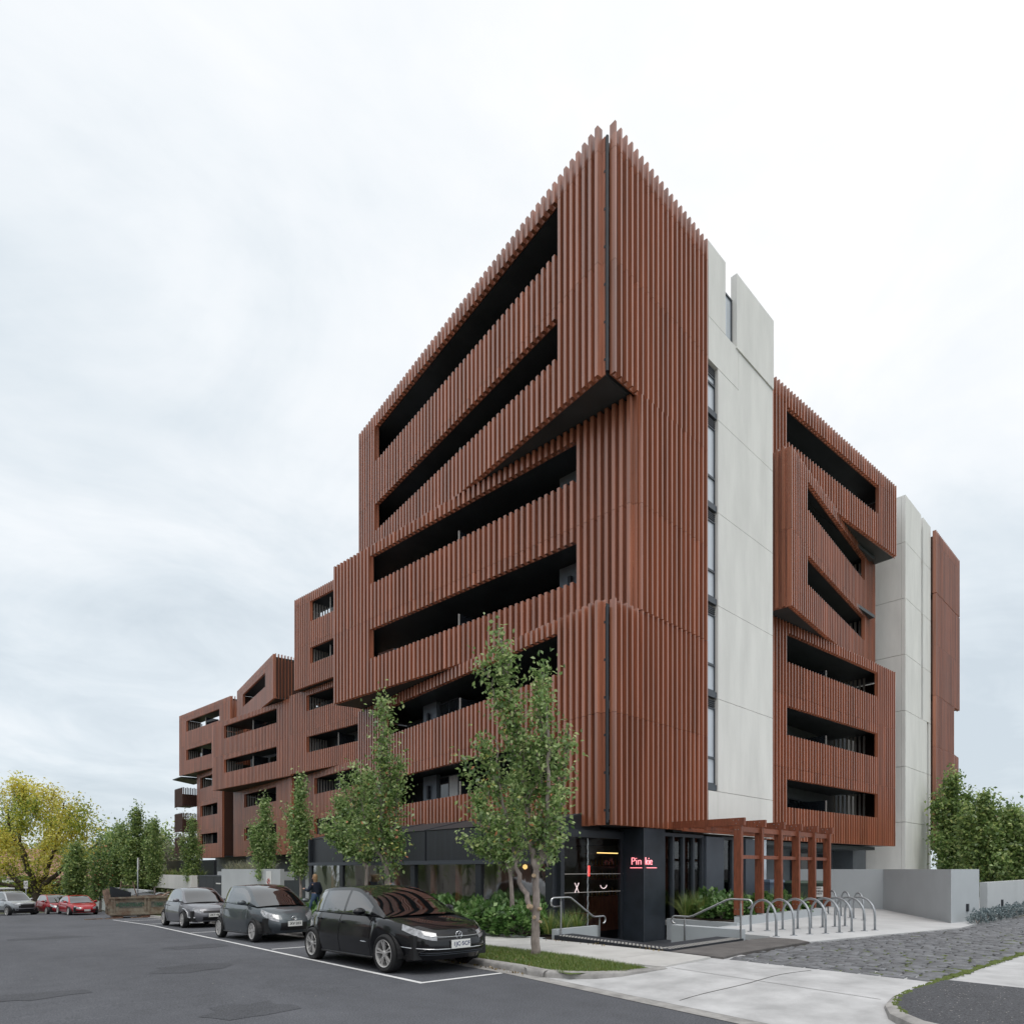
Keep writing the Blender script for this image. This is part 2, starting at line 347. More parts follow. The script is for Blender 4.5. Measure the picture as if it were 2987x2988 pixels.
# faint repair patches on the asphalt
M['patch'] = asphalt_mat('asphalt_repair', (0.084, 0.087, 0.097), .5, .1)
rp_ = random.Random(5)
for i, (n0, s0, a, b) in enumerate([(2.4, 12.5, 1.1, 0.35), (0.2, 10.8, 0.9, 0.25), (3.4, 17, 1.3, 0.3), (-1.6, 15.5, 0.9, 0.22), (2.1, 7.8, 0.8, 0.3), (-2.8, 20, 1.6, 0.4), (0.6, 24, 1.8, 0.4)]):
    pts = []
    for k in range(14):
        t = 2 * math.pi * k / 14; rr = 0.75 + 0.5 * rp_.random(); n_, s_ = n0 + a * rr * math.cos(t) * .6, s0 + b * rr * math.sin(t) * 1.6
        pts.append((*st(n_, s_), zr(s_) + 0.004))
    structure(G().poly(pts), 'asphalt_patch', M['patch'])
# gutter and kerb
GUT = [-14, 0, 4.0, 6.0, 7.2, 8.2, 10, 12, 14, 18.5, 24, 29, 33, 38, 43, 46, 48]
sheet('gutter', M['kerb'], [6.05, 6.20, 6.30], GUT, lambda n, s: zr(s) + 0.006)
def kerb_run(name, path, label=None):
    """path: list of ((x, y), z_road, height); rounded kerb section swept along it"""
    rows = []
    for i, (p, z0, h) in enumerate(path):
        a = Vector(path[max(i - 1, 0)][0]); b = Vector(path[min(i + 1, len(path) - 1)][0]); d = (b - a).normalized(); nn = Vector((d.y, -d.x))
        sec = [(0.0, -0.03), (0.005, h * 0.55), (0.02, h * 0.85), (0.05, h), (0.15, h + 0.004), (0.15, -0.03)]
        rows.append([(p[0] + nn.x * o, p[1] + nn.y * o, z0 + z) for o, z in sec])
    g = G().grid(rows)
    n0 = len(rows[0]); g.f.append(tuple(range(n0))); g.f.append(tuple(len(g.v) - n0 + k for k in range(n0 - 1, -1, -1)))
    return structure(g, name, M['kerb'], smooth=True, ang=40)
kp = [(st(6.28, s), zr(s), 0.105) for s in (7.45, 8.2, 10, 12, 15, 18.5, 22, 29, 33, 40, 46, 48)]
# return of the kerb, dying into the crossover
ret = [((8.60, 5.62), 0.095, 0.012), ((8.15, 5.72), 0.085, 0.03), ((7.75, 5.86), 0.065, 0.05), ((7.42, 6.06), 0.04, 0.072), ((7.18, 6.36), 0.02, 0.09), ((7.05, 6.75), 0.005, 0.1), ((6.99, 7.1), 0.0, 0.105)]
kerb_run('kerb', ret + kp)
# crossover apron
def sm(x): x = max(0, min(1, x)); return x * x * (3 - 2 * x)
ap = lambda n, s: 0.008 + 0.09 * sm((n - 6.3) / 1.9)
rows = [[(*st(n_, s_), ap(n_, s_) - (0.02 if s_ > 7.3 else 0)) for n_ in lin(6.29, 10.35, 12)] for s_ in lin(-2.0, 7.75, 16)]
structure(G().grid(rows), 'crossover', M['crossconc'], smooth=True)
# sawn joints / cracks of the crossover: slightly recessed dark strips
M['jointdark'] = mat('joint_dirt', (0.10, 0.095, 0.09), 0.95)
def strip(name, pts, wd, m, zf=None, parent=None):
    rows = []
    for i, p in enumerate(pts):
        a = Vector(pts[max(i - 1, 0)][:2]); b = Vector(pts[min(i + 1, len(pts) - 1)][:2]); d = (b - a).normalized(); nn = Vector((-d.y, d.x)) * wd / 2
        z = p[2] if len(p) > 2 else zf(p[0], p[1])
        rows.append([(p[0] - nn.x, p[1] - nn.y, z), (p[0] + nn.x, p[1] + nn.y, z)])
    return structure(G().grid(rows), name, m, parent)
def apz(u, v):
    n_ = u * N2.x + v * N2.y; s_ = u * S2.x + v * S2.y
    return ap(n_, s_) + 0.004
strip('crossover_joint', [st(n_, 5.05 + 0.05 * math.sin(n_ * 3)) for n_ in lin(6.5, 9.6, 14)], 0.016, M['jointdark'], apz)
strip('crossover_joint', [st(8.12, s_) for s_ in lin(3.4, 6.5, 8)], 0.012, M['jointdark'], apz)
# nature strip
tn = lambda n, s: zr(s) + 0.095 + 0.03 * sm((n - 6.43) / 1.0)
ss_ = [7.0, 7.3, 8.2, 10, 13, 16, 18.5, 24, 29, 36, 42, 46, 48]
sheet('nature_strip', M['turf'], lin(6.42, 7.66, 5), ss_, lambda n, s: tn(n, s))
g = G(); g.poly([(7.12, 6.52, .10), (7.3, 6.22, .105), (7.6, 6.05, .108), (8.0, 5.9, .11), (8.42, 5.78, .112), (*st(7.66, 7.0), .125), (*st(6.42, 7.0), .095)])
structure(g, 'nature_strip', M['turf'])
# footpath: separate slabs
base = sheet('footpath', M['soil'], [7.66, 9.5], [6.3, 8.2, 12, 18.5, 24, 29, 40, 46, 48], lambda n, s: zr(s) + 0.06)
edges = [6.42, 7.62, 10.0, 12.4, 14.8, 17.2, 19.6, 22, 24.4, 26.8, 29.2, 31.6, 34, 36.4, 39, 42, 45]
for a, b in zip(edges[:-1], edges[1:]):
    a_, b_ = a + 0.006, b - 0.006; n0, n1 = 7.67, 9.42
    q = [st(n0, a_), st(n1, a_), st(n1, b_), st(n0, b_)]
    if a < 7: q = [(8.62, 5.72), st(n1, a_ + 0.28), st(n1, b_), st(n0, b_)]
    zt = [zs_uv(*p) + 0.122 + 0.015 * (k in (1, 2)) for k, p in enumerate(q)]
    G().prism(q, [z - 0.1 for z in zt], zt).build('footpath_slab', M['pathconc'], base)
# bay markings
lw = 0.085
wl = [(u_, v_, zs_uv(u_, v_) + .005) for u_, v_ in zip(np.interp(lin(7.62, 41, 40), [7.62, 12.5, 19.6, 29, 41], [5.395, 5.72, 6.25, 7.1, 8.2]), lin(7.62, 41, 40))]
strip('bay_line', wl, lw, M['white'])
strip('bay_line', [(*st(n_, 8.18), 0.004) for n_ in (4.59 + lw / 2, 6.04)], lw, M['white'])
for s_ in (14.9, 22.6, 31, 38): strip('bay_line', [(*st(n_, s_), zr(s_) + 0.005) for n_ in (np.interp(s_, [8, 15, 22, 31, 39], [4.63, 4.50, 4.30, 4.15, 4.1]), 6.04)], lw, M['white'])
# brown worn apron, court slab, side path and island
structure(G().prism([(10.22, 6.62), (10.2, 5.55), (10.9, 5.62), (13.7, 5.52), (14.0, 5.9), (13.95, 6.45), (13.2, 6.55)], 0.02, 0.135), 'worn_apron', M['browngravel'])
structure(G().prism([(13.96, 6.47), (14.01, 5.92), (13.75, 5.52), (16.5, 4.95), (19.8, 4.16), (24.2, 4.2), (42, 4.2), (42, 13.4), (23.3, 13.4), (23.3, 10.9), (16.3, 10.9), (16.3, 8.62), (14.4, 8.55), (14.2, 6.6)], 0.0, 0.128), 'court_slab', M['slabconc'])
structure(G().prism([(10.36, 2.34), (10.36, -6), (34, -6), (34, 1.5), (14.64, 2.1)], 0.0, 0.118), 'side_path', M['crossconc'])
isl = [(10.35, 2.36), (9.4, 2.44), (8.6, 2.42), (8.05, 2.30), (7.65, 2.1), (7.38, 1.85), (7.25, 1.5), (7.2, 1.0), (7.15, -6), (10.35, -6)]
structure(G().prism(isl, 0.02, 0.135), 'island_path', M['asphalt2'])
edge = isl[0:9]
ko = []
for i, p in enumerate(edge):
    a = Vector(edge[max(i - 1, 0)]); b = Vector(edge[min(i + 1, len(edge) - 1)]); t = (b - a).normalized(); nn = Vector((t.y, -t.x))   # outward of the island
    ko.append((Vector(p), nn))
rows = []
for k, (p, nn) in enumerate(ko):
    if k < 2: continue
    f_ = sm((k - 1) / 4.0); h = 0.012 + 0.10 * f_; wd = 0.05 + 0.12 * f_
    z0 = apz(p.x, p.y) - 0.004
    rows.append([(p.x, p.y, 0.137), (p.x - nn.x * 0 + nn.x * wd * .5, p.y + nn.y * wd * .5, 0.137), (p.x + nn.x * wd * .9, p.y + nn.y * wd * .9, max(0.118, z0 + 0.006)), (p.x + nn.x * wd, p.y + nn.y * wd, z0 - 0.02)])
structure(G().grid(rows), 'island_kerb', M['kerb'], smooth=True, ang=50)
# stone chips in the island asphalt
M['chip'] = mat('pale_stone_chip', (0.45, 0.43, 0.40), 0.8)
g = G(); rr = random.Random(3)
for i in range(420):
    u_, v_ = rr.uniform(7.5, 10.3), rr.uniform(-0.2, 2.2)
    if v_ > 2.3 - 0.9 * max(0, 8.3 - u_): continue
    s_ = rr.uniform(0.004, 0.011); a = rr.random() * 3
    g.poly([(u_ + s_ * math.cos(a + k * 1.57), v_ + s_ * math.sin(a + k * 1.57), 0.1375) for k in range(4)])
structure(g, 'stone_chips', M['chip'])['kind'] = 'stuff'
# litter / leaf specks on the road
g = G(); rr = random.Random(8)
for i in range(60):
    n_, s_ = rr.uniform(-4, 4.4), rr.uniform(5, 20); q = st(n_, s_); z = rr.uniform(.006, .016); a = rr.random() * 3
    g.poly([(q[0] + z * math.cos(a + k * 1.57), q[1] + z * .6 * math.sin(a + k * 1.57), zr(s_) + 0.005) for k in range(4)])
structure(g, 'road_specks', M['chip'])['kind'] = 'stuff'
# ------------------------------------------------------------------ bluestone lane, stone by stone
lane = G().prism([(10.22, 5.52), (10.16, 4.5), (10.2, 3.5), (10.16, 2.42), (10.4, 2.36), (14.64, 2.13), (34, 1.5), (34, 3.6), (19.8, 4.14), (16.5, 4.93), (13.72, 5.49), (10.9, 5.59)], 0.0, 0.092).build('lane', M['mortar'], None, kind='structure')
rr = random.Random(21)
def lane_v(u):
    top = np.interp(u, [10.2, 10.9, 13.7, 16.5, 19.8, 34], [5.5, 5.57, 5.47, 4.9, 4.11, 3.6]); bot = np.interp(u, [10.2, 14.64, 34], [2.44, 2.17, 1.56]); return bot, top
stones = []
u = 10.24
while u < 33:
    wd = rr.uniform(0.15, 0.21); b0, t0 = lane_v(u + wd / 2); v = b0 + rr.uniform(0, .12)
    while v < t0 - 0.1:
        ln = rr.uniform(0.2, 0.36); ln = min(ln, t0 - v); stones.append((u, v, wd - 0.03, ln - 0.032, rr.uniform(0.0, 0.018), rr.uniform(-.04, .04))); v += ln
    u += wd
stones.sort(key=lambda q: (q[0] ** 2 + q[1] ** 2))
def stone_mesh(seed):
    r_ = random.Random(seed); g = G(); b = [(-.5, -.5), (.5, -.5), (.5, .5), (-.5, .5)]
    b = [(x * r_.uniform(.92, 1.03), y * r_.uniform(.94, 1.02)) for x, y in b]
    t = [(x * .80, y * .88) for x, y in b]
    g.hull8([(x, y, -.06) for x, y in b], [(x, y, -.012) for x, y in b]); g.f.pop(1)
    n = len(g.v); g.v += [(x, y, r_.uniform(-.004, .008)) for x, y in t]
    for i in range(4): g.f.append((4 + i, 4 + (i + 1) % 4, n + (i + 1) % 4, n + i))
    g.f.append((n, n + 1, n + 2, n + 3)); return g
protos = [stone_mesh(s).mesh('stone', M['bluestone'], True, 50) for s in range(7)]
pg = [stone_mesh(s) for s in range(7)]
rest = G()
for i, (u, v, a, b, dz, rz) in enumerate(stones):
    if i < 300:
        o = obj('stone', protos[i % 7], lane); o.location = (u + a / 2, v + b / 2, 0.108 + dz); o.scale = (a, b, 1); o.rotation_euler = (rr.uniform(-.03, .03), rr.uniform(-.03, .03), rz)
    else:
        q = pg[i % 7]; n = len(rest.v); c, s_ = math.cos(rz), math.sin(rz)
        rest.v += [(u + a / 2 + x * a * c - y * b * s_, v + b / 2 + x * a * s_ + y * b * c, 0.108 + dz + z) for x, y, z in q.v]; rest.f += [tuple(n + k for k in f_) for f_ in q.f]
rest.build('stones', M['bluestone'], lane, True, 50, kind='stuff')
# moss and dirt in the joints
g = G()
for i in range(620):
    u_ = rr.uniform(10.3, 20) if i % 3 else rr.uniform(10.3, 14); b0, t0 = lane_v(u_)
    v_ = b0 + (t0 - b0) * (rr.random() ** 2.4)
    if i % 4 == 0: v_ = b0 + rr.uniform(-.05, .06)
    a = rr.uniform(.012, .05) ; b = a * rr.uniform(.8, 4)
    g.v += [(u_ - a, v_ - b, .103), (u_ + a * .6, v_ - b, .103), (u_ + a, v_ + b * .7, .103), (u_ - a * .4, v_ + b, .103), (u_, v_, .103 + rr.uniform(.008, .02))]; n = len(g.v) - 5
    g.f += [(n, n + 1, n + 4), (n + 1, n + 2, n + 4), (n + 2, n + 3, n + 4), (n + 3, n, n + 4)]
for i in range(260):   # fringe of the island and side path
    k = rr.random(); 
    if k < .55: u_, v_ = rr.uniform(7.6, 10.35), 0; v_ = np.interp(u_, [7.38, 7.65, 8.05, 8.6, 9.4, 10.35], [1.85, 2.1, 2.30, 2.42, 2.44, 2.36])
    else: u_ = rr.uniform(10.4, 14.6); v_ = np.interp(u_, [10.4, 14.64], [2.34, 2.1])
    u_ += rr.uniform(-.02, .02); v_ += rr.uniform(-.03, .03); a = rr.uniform(.01, .035)
    n = len(g.v); g.v += [(u_ - a, v_ - a, .13), (u_ + a, v_ - a * .7, .13), (u_ + a * .8, v_ + a, .13), (u_ - a, v_ + a * .8, .13), (u_, v_, .15)]
    g.f += [(n, n + 1, n + 4), (n + 1, n + 2, n + 4), (n + 2, n + 3, n + 4), (n + 3, n, n + 4)]
g.build('moss', M['moss'], None, True, kind='stuff')
# ------------------------------------------------------------------ slatted buildings
PITCH = 0.25
class Pl:
    """vertical facade plane: start point, direction (degrees from +y or +x), outward normal"""
    def __init__(s, P, D, left):
        s.P = Vector(P); s.D = Vector(D).normalized(); s.o = Vector((-s.D.y, s.D.x)) if left else Vector((s.D.y, -s.D.x)); s.left = left
    def p(s, t, o=0.0): q = s.P + s.D * t + s.o * o; return (q.x, q.y)
    def box(s, g, t0, t1, o0, o1, z0, z1):
        q = [s.p(t0, o0), s.p(t1, o0), s.p(t1, o1), s.p(t0, o1)]
        if s.left: q = q      # D x o = +1 : counter-clockwise
        else: q = q[::-1]
        return g.prism(q, z0, z1)
def left_pl(P, deg): a = math.radians(deg); return Pl(P, (math.sin(a), math.cos(a)), True)      # street side, deg = lean towards +x
def right_pl(P, deg): a = math.radians(deg); return Pl(P, (math.cos(a), math.sin(a)), False)    # lane side
SEC = [(0, -0.085), (0.236, -0.085), (0.236, 0.10), (0.126, 0.10), (0.126, -0.055), (0, -0.055)]        # board and fin in one extrusion
FIN = [(0.126, -0.085), (0.236, -0.085), (0.236, 0.10), (0.126, 0.10)]
SEC_L = [(0, -0.085), (0.236, -0.085), (0.236, 0.10), (0.172, 0.10), (0.172, -0.04), (0, -0.04)]      # slimmer fin on the lane faces
FIN_L = [(0.172, -0.085), (0.236, -0.085), (0.236, 0.10), (0.172, 0.10)]
slat_mesh = {True: G().prism(SEC, 0, 1).mesh('slat', M['slat']), False: G().prism(SEC_L, 0, 1).mesh('slat', M['slat'])}
def slat_add(g, sec, pl, t, z0, z1, lean=0.0):
    D, q = (pl.D, pl.p(t)) if pl.left else (-pl.D, pl.p(t + PITCH)); o = pl.o
    pts = [(q[0] + D.x * x + o.x * y, q[1] + D.y * x + o.y * y) for x, y in sec]
    if lean: g.hull8([(a + o.x * lean, b + o.y * lean, z0) for a, b in pts], [(a, b, z1) for a, b in pts])
    else: g.prism(pts, z0, z1)
def slat_obj(mesh, pl, t, z0, z1, parent):
    D, q = (pl.D, pl.p(t)) if pl.left else (-pl.D, pl.p(t + PITCH))
    o = obj('slat', mesh, parent); o.location = (q[0], q[1], z0); o.rotation_euler = (0, 0, math.atan2(D.y, D.x)); o.scale = (1, 1, z1 - z0); return o
LEV = [2.84, 5.86, 8.89, 11.90, 14.93, 17.95, 20.95]
def columns(pl, t0, t1, z0, z1, openings, seams=True, top=None):
    """list of (pl, t, za, zb, kind): slat pieces of one screen"""
    r_ = []; n = int(round((t1 - t0) / PITCH)); 
    for k in range(n):
        t = t0 + k * (t1 - t0) / n; c = t + PITCH / 2
        spans = [(z0, z1)]
        for (a, b, za, zb) in openings:
            if a <= c <= b:
                ns = []
                for (p, q) in spans:
                    if zb <= p or za >= q: ns.append((p, q)); continue
                    if za > p + 0.05: ns.append((p, za))
                    if zb < q - 0.05: ns.append((zb, q))
                spans = ns
        if seams:
            for L in LEV:
                ns = []
                for (p, q) in spans:
                    if p + 0.2 < L < q - 0.2: ns += [(p, L - 0.005), (L + 0.005, q)]
                    else: ns.append((p, q))
                spans = ns
        for (p, q) in spans:
            j = R.uniform(-.008, .008)
            if top and abs(q - z1) < 1e-6: r_.append((pl, t, p, q - top, 0)); r_.append((pl, t, q - top, q + j, 1))
            else: r_.append((pl, t, p, q, 0))
    return r_
def finish_slats(cols, root, parts, nmax=300):
    """the pieces that show largest become objects, the rest one joined part"""
    def key(c):
        q = c[0].p(c[1]); d = CU * q[0] + SU * q[1]; return -(c[3] - c[2]) / (d * d)
    cols = sorted(cols, key=lambda c: key(c[0])); rest = G()
    k = 0
    for c, part in cols:
        if c[4] == 0 and k < nmax: slat_obj(slat_mesh[c[0].left], c[0], c[1], c[2], c[3], part); k += 1
        else: slat_add(rest, (SEC if c[0].left else SEC_L) if c[4] == 0 else (FIN if c[0].left else FIN_L), c[0], c[1], c[2], c[3])
    if rest.v: rest.build('slats', M['slat'], root, kind='stuff')

near = thing('apartment_building', 'tall corner apartment block of twisted brown slatted boxes with pale concrete cores', 'building', (15.12, 10.66, -0.4), world=True)
COLS = []
def screen(root, name, pl, t0, t1, z0, z1, ops, depth=3.0, top=None, backing=None, soff=True, ends=(True, True), topslab=True, store=None, cut=0.0):
    """slat screen with its dark soffit, slabs and end panels; cut: how far the slabs' inner corner is drawn in"""
    g = G()
    def sbox(g, t0, t1, o0, o1, z0, z1):
        q = [pl.p(t0 + cut, o0), pl.p(t1, o0), pl.p(t1, o1), pl.p(t0, o1)]
        return g.prism(q if pl.left else q[::-1], z0, z1)
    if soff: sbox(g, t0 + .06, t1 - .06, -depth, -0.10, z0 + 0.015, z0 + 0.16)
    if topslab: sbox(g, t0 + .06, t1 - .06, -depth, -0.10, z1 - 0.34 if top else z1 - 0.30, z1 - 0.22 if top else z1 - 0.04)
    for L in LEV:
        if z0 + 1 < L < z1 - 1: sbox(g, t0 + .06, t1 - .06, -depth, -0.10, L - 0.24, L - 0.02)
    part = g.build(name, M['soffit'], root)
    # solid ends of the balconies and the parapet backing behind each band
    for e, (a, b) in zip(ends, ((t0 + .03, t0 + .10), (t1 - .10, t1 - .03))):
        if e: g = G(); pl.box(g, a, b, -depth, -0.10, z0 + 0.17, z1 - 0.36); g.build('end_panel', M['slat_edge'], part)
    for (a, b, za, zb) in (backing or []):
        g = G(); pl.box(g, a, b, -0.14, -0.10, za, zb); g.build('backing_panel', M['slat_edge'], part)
    (store if store is not None else COLS).extend((c, part) for c in columns(pl, t0, t1, z0, z1, ops, top=top))
    return part
UB = left_pl((13.51, 10.66), 5.84); MB = left_pl((14.75, 10.66), -4.19); RP = right_pl((0, 10.66), 0)
# upper box on the street
opsU = [(2.0, 14.0, 19.5, 21.03), (2.0, 14.0, 16.46, 17.63)]
screen(near, 'upper_box', UB, 0.17, 15.68, 14.93, 21.62, opsU, top=0.30, depth=3.2, cut=0.45, ends=(False, True), backing=[(2, 14, 17.7, 19.3), (2, 14, 15.0, 16.2)])
# middle box, twisted the other way
opsM = [(1.96, 12.5, 13.33, 14.49), (1.96, 12.5, 10.28, 11.48)]
screen(near, 'middle_box', MB, 0.0, 15.25, 8.91, 14.92, opsM, depth=2.2, ends=(False, True), backing=[(4.0, 12.5, 11.6, 13.2), (5.0, 12.5, 9.0, 10.1)])
# lower box
opsL = [(2.0, 13.1, 7.3, 8.48), (2.0, 13.1, 4.28, 5.46)]
screen(near, 'lower_box', UB, 0.17, 15.75, 2.84, 8.89, opsL, depth=3.2, cut=0.45, ends=(False, True), backing=[(2.6, 13.1, 5.5, 7.2), (2.6, 13.1, 2.9, 4.2)])
# lane face of the three boxes
for nm, u0, za, zb, tp in (('lane_screen', 13.67, 14.93, 21.62, .30), ('lane_screen', 14.86, 8.91, 14.92, None), ('lane_screen', 13.67, 2.84, 8.89, None)):
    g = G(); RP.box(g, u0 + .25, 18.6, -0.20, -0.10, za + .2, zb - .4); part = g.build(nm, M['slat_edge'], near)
    COLS.extend((c, part) for c in columns(RP, u0, 18.6, za, zb, [], top=tp))
# open corner: dark tubes and brackets that carry the slats
def corner_frame(x, y, z0, z1):
    g = G(); g.tube([(x + .06, y + .07, z0), (x + .06, y + .07, z1)], 0.045, 8)
    for z in np.arange(z0 + .3, z1, 1.01): g.box(x + .03, x + .35, y + .06, y + .16, z, z + .07)
    return g.build('corner_post', M['charcoal'], near)
corner_frame(13.55, 10.70, 15.0, 21.3); corner_frame(14.78, 10.72, 9.0, 14.9); corner_frame(13.55, 10.70, 2.9, 8.7)
# brackets between the middle box parapet and the receding upper box
for t in (9.6, 11.0, 12.3, 13.7):
    a = MB.p(t, -.08); q = UB.p(t + .35, -.05); G().bar((*a, 14.60), (*q, 14.98), 0.06, 0.06).build('roof_bracket', M['charcoal'], near)
# the mass behind the balconies
BW = 17.2
mass = [(BW, 11.05), (23.1, 11.05), (23.1, 13.6), (39.1, 13.6), (39.1, 12.2), (49.3, 12.2), (49.3, 25.6), (BW, 25.6)]
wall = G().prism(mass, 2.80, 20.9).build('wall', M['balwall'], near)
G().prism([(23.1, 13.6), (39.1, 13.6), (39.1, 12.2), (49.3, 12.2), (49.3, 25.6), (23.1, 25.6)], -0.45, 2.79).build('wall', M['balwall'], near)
# floor slabs across balconies out to the wall
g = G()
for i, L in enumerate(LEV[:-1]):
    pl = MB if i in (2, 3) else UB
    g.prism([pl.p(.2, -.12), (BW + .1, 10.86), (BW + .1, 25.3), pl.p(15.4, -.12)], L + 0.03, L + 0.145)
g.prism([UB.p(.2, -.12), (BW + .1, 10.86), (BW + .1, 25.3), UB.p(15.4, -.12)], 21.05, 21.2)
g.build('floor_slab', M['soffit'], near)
# grey party wall seen through the open corner of the middle box
G().box(15.6, 17.1, 11.0, 11.15, 8.95, 14.7).build('blade_wall', M['concrete'], near)
# balcony doors and windows on the set-back wall, dividers, wall lights
M['palefin'] = mat('pale_fin', (0.42, 0.39, 0.36), 0.5)
M['curtain'] = mat('white_curtain', (0.60, 0.60, 0.60), 0.7, var=0.15, vscale=6, stretch=(6, 6, .2))
def win(root, face, a, b, z0, z1, pane, fr=0.06, mull=1, axis='x', proud=0.05):
    """window on a plane; axis 'x': plane x=face facing -x, a..b along y; axis 'y': plane y=face facing -y, a..b along x"""
    g = G()
    def bx(p, q, o0, o1, za, zb):
        if axis == 'x': g.box(face - o1, face - o0, p, q, za, zb)
        else: g.box(p, q, face - o1, face - o0, za, zb)
    bx(a, b, 0, proud, z1 - fr, z1); bx(a, b, 0, proud, z0, z0 + fr); bx(a, a + fr, 0, proud - .002, z0 + fr, z1 - fr); bx(b - fr, b, 0, proud - .002, z0 + fr, z1 - fr)
    for k in range(1, mull + 1):
        m_ = a + (b - a) * k / (mull + 1); bx(m_ - fr / 2, m_ + fr / 2, 0, proud - .004, z0 + fr, z1 - fr)
    o = g.build('window', M['frame'], root)
    for k in range(mull + 1):
        p = a + (b - a) * k / (mull + 1); q = a + (b - a) * (k + 1) / (mull + 1); g = G()
        bx(p + fr / 2, q - fr / 2, 0.002, 0.018, z0 + fr / 2, z1 - fr / 2); g.build('pane', pane[k % len(pane)] if isinstance(pane, list) else pane, o)
    return o
gd = M['glass_dark']; cu_ = M['curtain']
for i, L in enumerate(LEV[:-1]):
    for a, b, pn in ((11.6, 13.6, [gd, cu_ if i == 0 else gd]), (15.2, 17.6, [gd, gd]), (18.6, 19.9, [cu_ if i == 0 else gd]), (20.8, 23.0, [gd, cu_ if i in (1,) else gd])):
        win(near, BW, a, b, L + .03, L + 2.35, pn, mull=len(pn) - 1)
    pl = MB if i in (2, 3) else UB
    xq = pl.p(7.4, -.25)[0]; dv_ = G().box(xq + .05, BW, 18.2, 18.23, L + 0.15, L + 2.0).build('balcony_divider', M['glass_dark'], near); G().box(xq, xq + .05, 18.19, 18.24, L + .15, L + 2.0).build('edge_strip', M['palefin'], dv_)
M['lampbody'] = mat('wall_light_casing', (0.03, 0.035, 0.045), 0.4)
M['pier'] = mat('blue_grey_pier_paint', (0.19, 0.22, 0.26), 0.6, var=0.1, vscale=1.0)
for pl, i, t0, t1, o_ in ((MB, 2, 2.75, 3.7, 1.25), (MB, 3, 2.75, 3.7, 1.25), (UB, 0, 10.9, 12.0, 1.2), (UB, 1, 10.9, 12.0, 1.2), (UB, 4, 12.2, 13.4, 1.4), (UB, 5, 12.2, 13.4, 1.4)):
    L = LEV[i]; g = G(); pl.box(g, t0, t1, -o_ - .2, -o_, L + .15, L + 2.72); pi_ = g.build('pier', M['pier'], near)
    tm_ = (t0 + t1) / 2 - .1; g = G(); pl.box(g, tm_, tm_ + .12, -o_ + .05, -o_ + .15, L + 1.75, L + 2.3); pl.box(g, tm_ + .05, tm_ + .3, -o_ + .004, -o_ + .05, L + 1.95, L + 2.1); g.build('wall_light', M['lampbody'], pi_)
    g = G(); pl.box(g, t0 - 1.5, t0 - .1, -o_ - .18, -o_ - .12, L + .15, L + 2.6); w_ = g.build('window', M['frame'], near)
    for a in (0, .7): g = G(); pl.box(g, t0 - 1.45 + a, t0 - .82 + a, -o_ - .12, -o_ - .105, L + .2, L + 2.55); g.build('pane', M['glass_dark'] if (i + int(a * 2)) % 3 else M['curtain'], w_)
# side volumes on the lane
B3 = right_pl((26.49, 11.62), -4.7); B2 = right_pl((27.03, 10.97), 4.65)
screen(near, 'lane_upper_box', B3, -1.45, 11.15, 17.95, 21.62, [(0, 8.9, 19.38, 20.82)], depth=2.0, top=.3, ends=(True, True), backing=[(0, 8.9, 18.1, 19.2)])
screen(near, 'lane_middle_box', B2, -2.1, 10.97, 11.91, 18.1, [(0, 8.83, 16.44, 17.59), (0, 8.83, 13.36, 14.57)], depth=2.0, ends=(False, True), backing=[(0, 8.8, 14.7, 16.3), (0, 8.8, 12.0, 13.2)])
screen(near, 'lane_lower_box', B3, -2.9, 11.0, 2.84, 11.89, [(0, 8.8, 10.25, 11.45), (0, 8.8, 7.22, 8.42), (0, 8.8, 4.22, 5.40)], depth=2.0, ends=(True, True), backing=[(0, 8.8, 8.6, 10.1), (0, 8.8, 5.5, 7.1), (0, 8.8, 2.9, 4.1)])
# return of the middle box facing the street
q0 = B2.p(-2.1, 0); RT = Pl(q0, (math.sin(math.radians(-4.65)), math.cos(math.radians(-4.65))), True)
g = G(); RT.box(g, .1, 1.6, -.35, -.30, 12, 18); part = g.build('return_screen', M['slat_edge'], near)
COLS.extend((c, part) for c in columns(RT, 0.02, 1.77, 11.91, 18.15, []))
for i, L in enumerate(LEV[:-1]):     # balcony interiors on the lane
    win(near, 13.6, 27.2, 29.6, L + .03, L + 2.3, [gd, gd], axis='y', mull=1); win(near, 13.6, 31.2, 33.6, L + .03, L + 2.3, [gd, gd], axis='y', mull=1)
    dv_ = G().box(31.0, 31.03, 11.75, 13.6, L + .03, L + 2.0).build('balcony_divider', M['glass_dark'], near); G().box(30.99, 31.04, 11.7, 11.75, L + .03, L + 2.0).build('edge_strip', M['palefin'], dv_)
g = G()
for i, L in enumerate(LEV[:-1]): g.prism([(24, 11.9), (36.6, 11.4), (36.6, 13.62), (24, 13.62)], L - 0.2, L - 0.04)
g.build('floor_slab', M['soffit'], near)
for i, L in enumerate(LEV[:-1]):
    if i == 5: continue
    g = G()
    for k in range(8): yy = 11.75 + k * .21; g.box(36.2, 36.26, yy, yy + .09, L + .05, L + 2.75)
    g.build('balcony_fin_screen', M['palefin'], near)
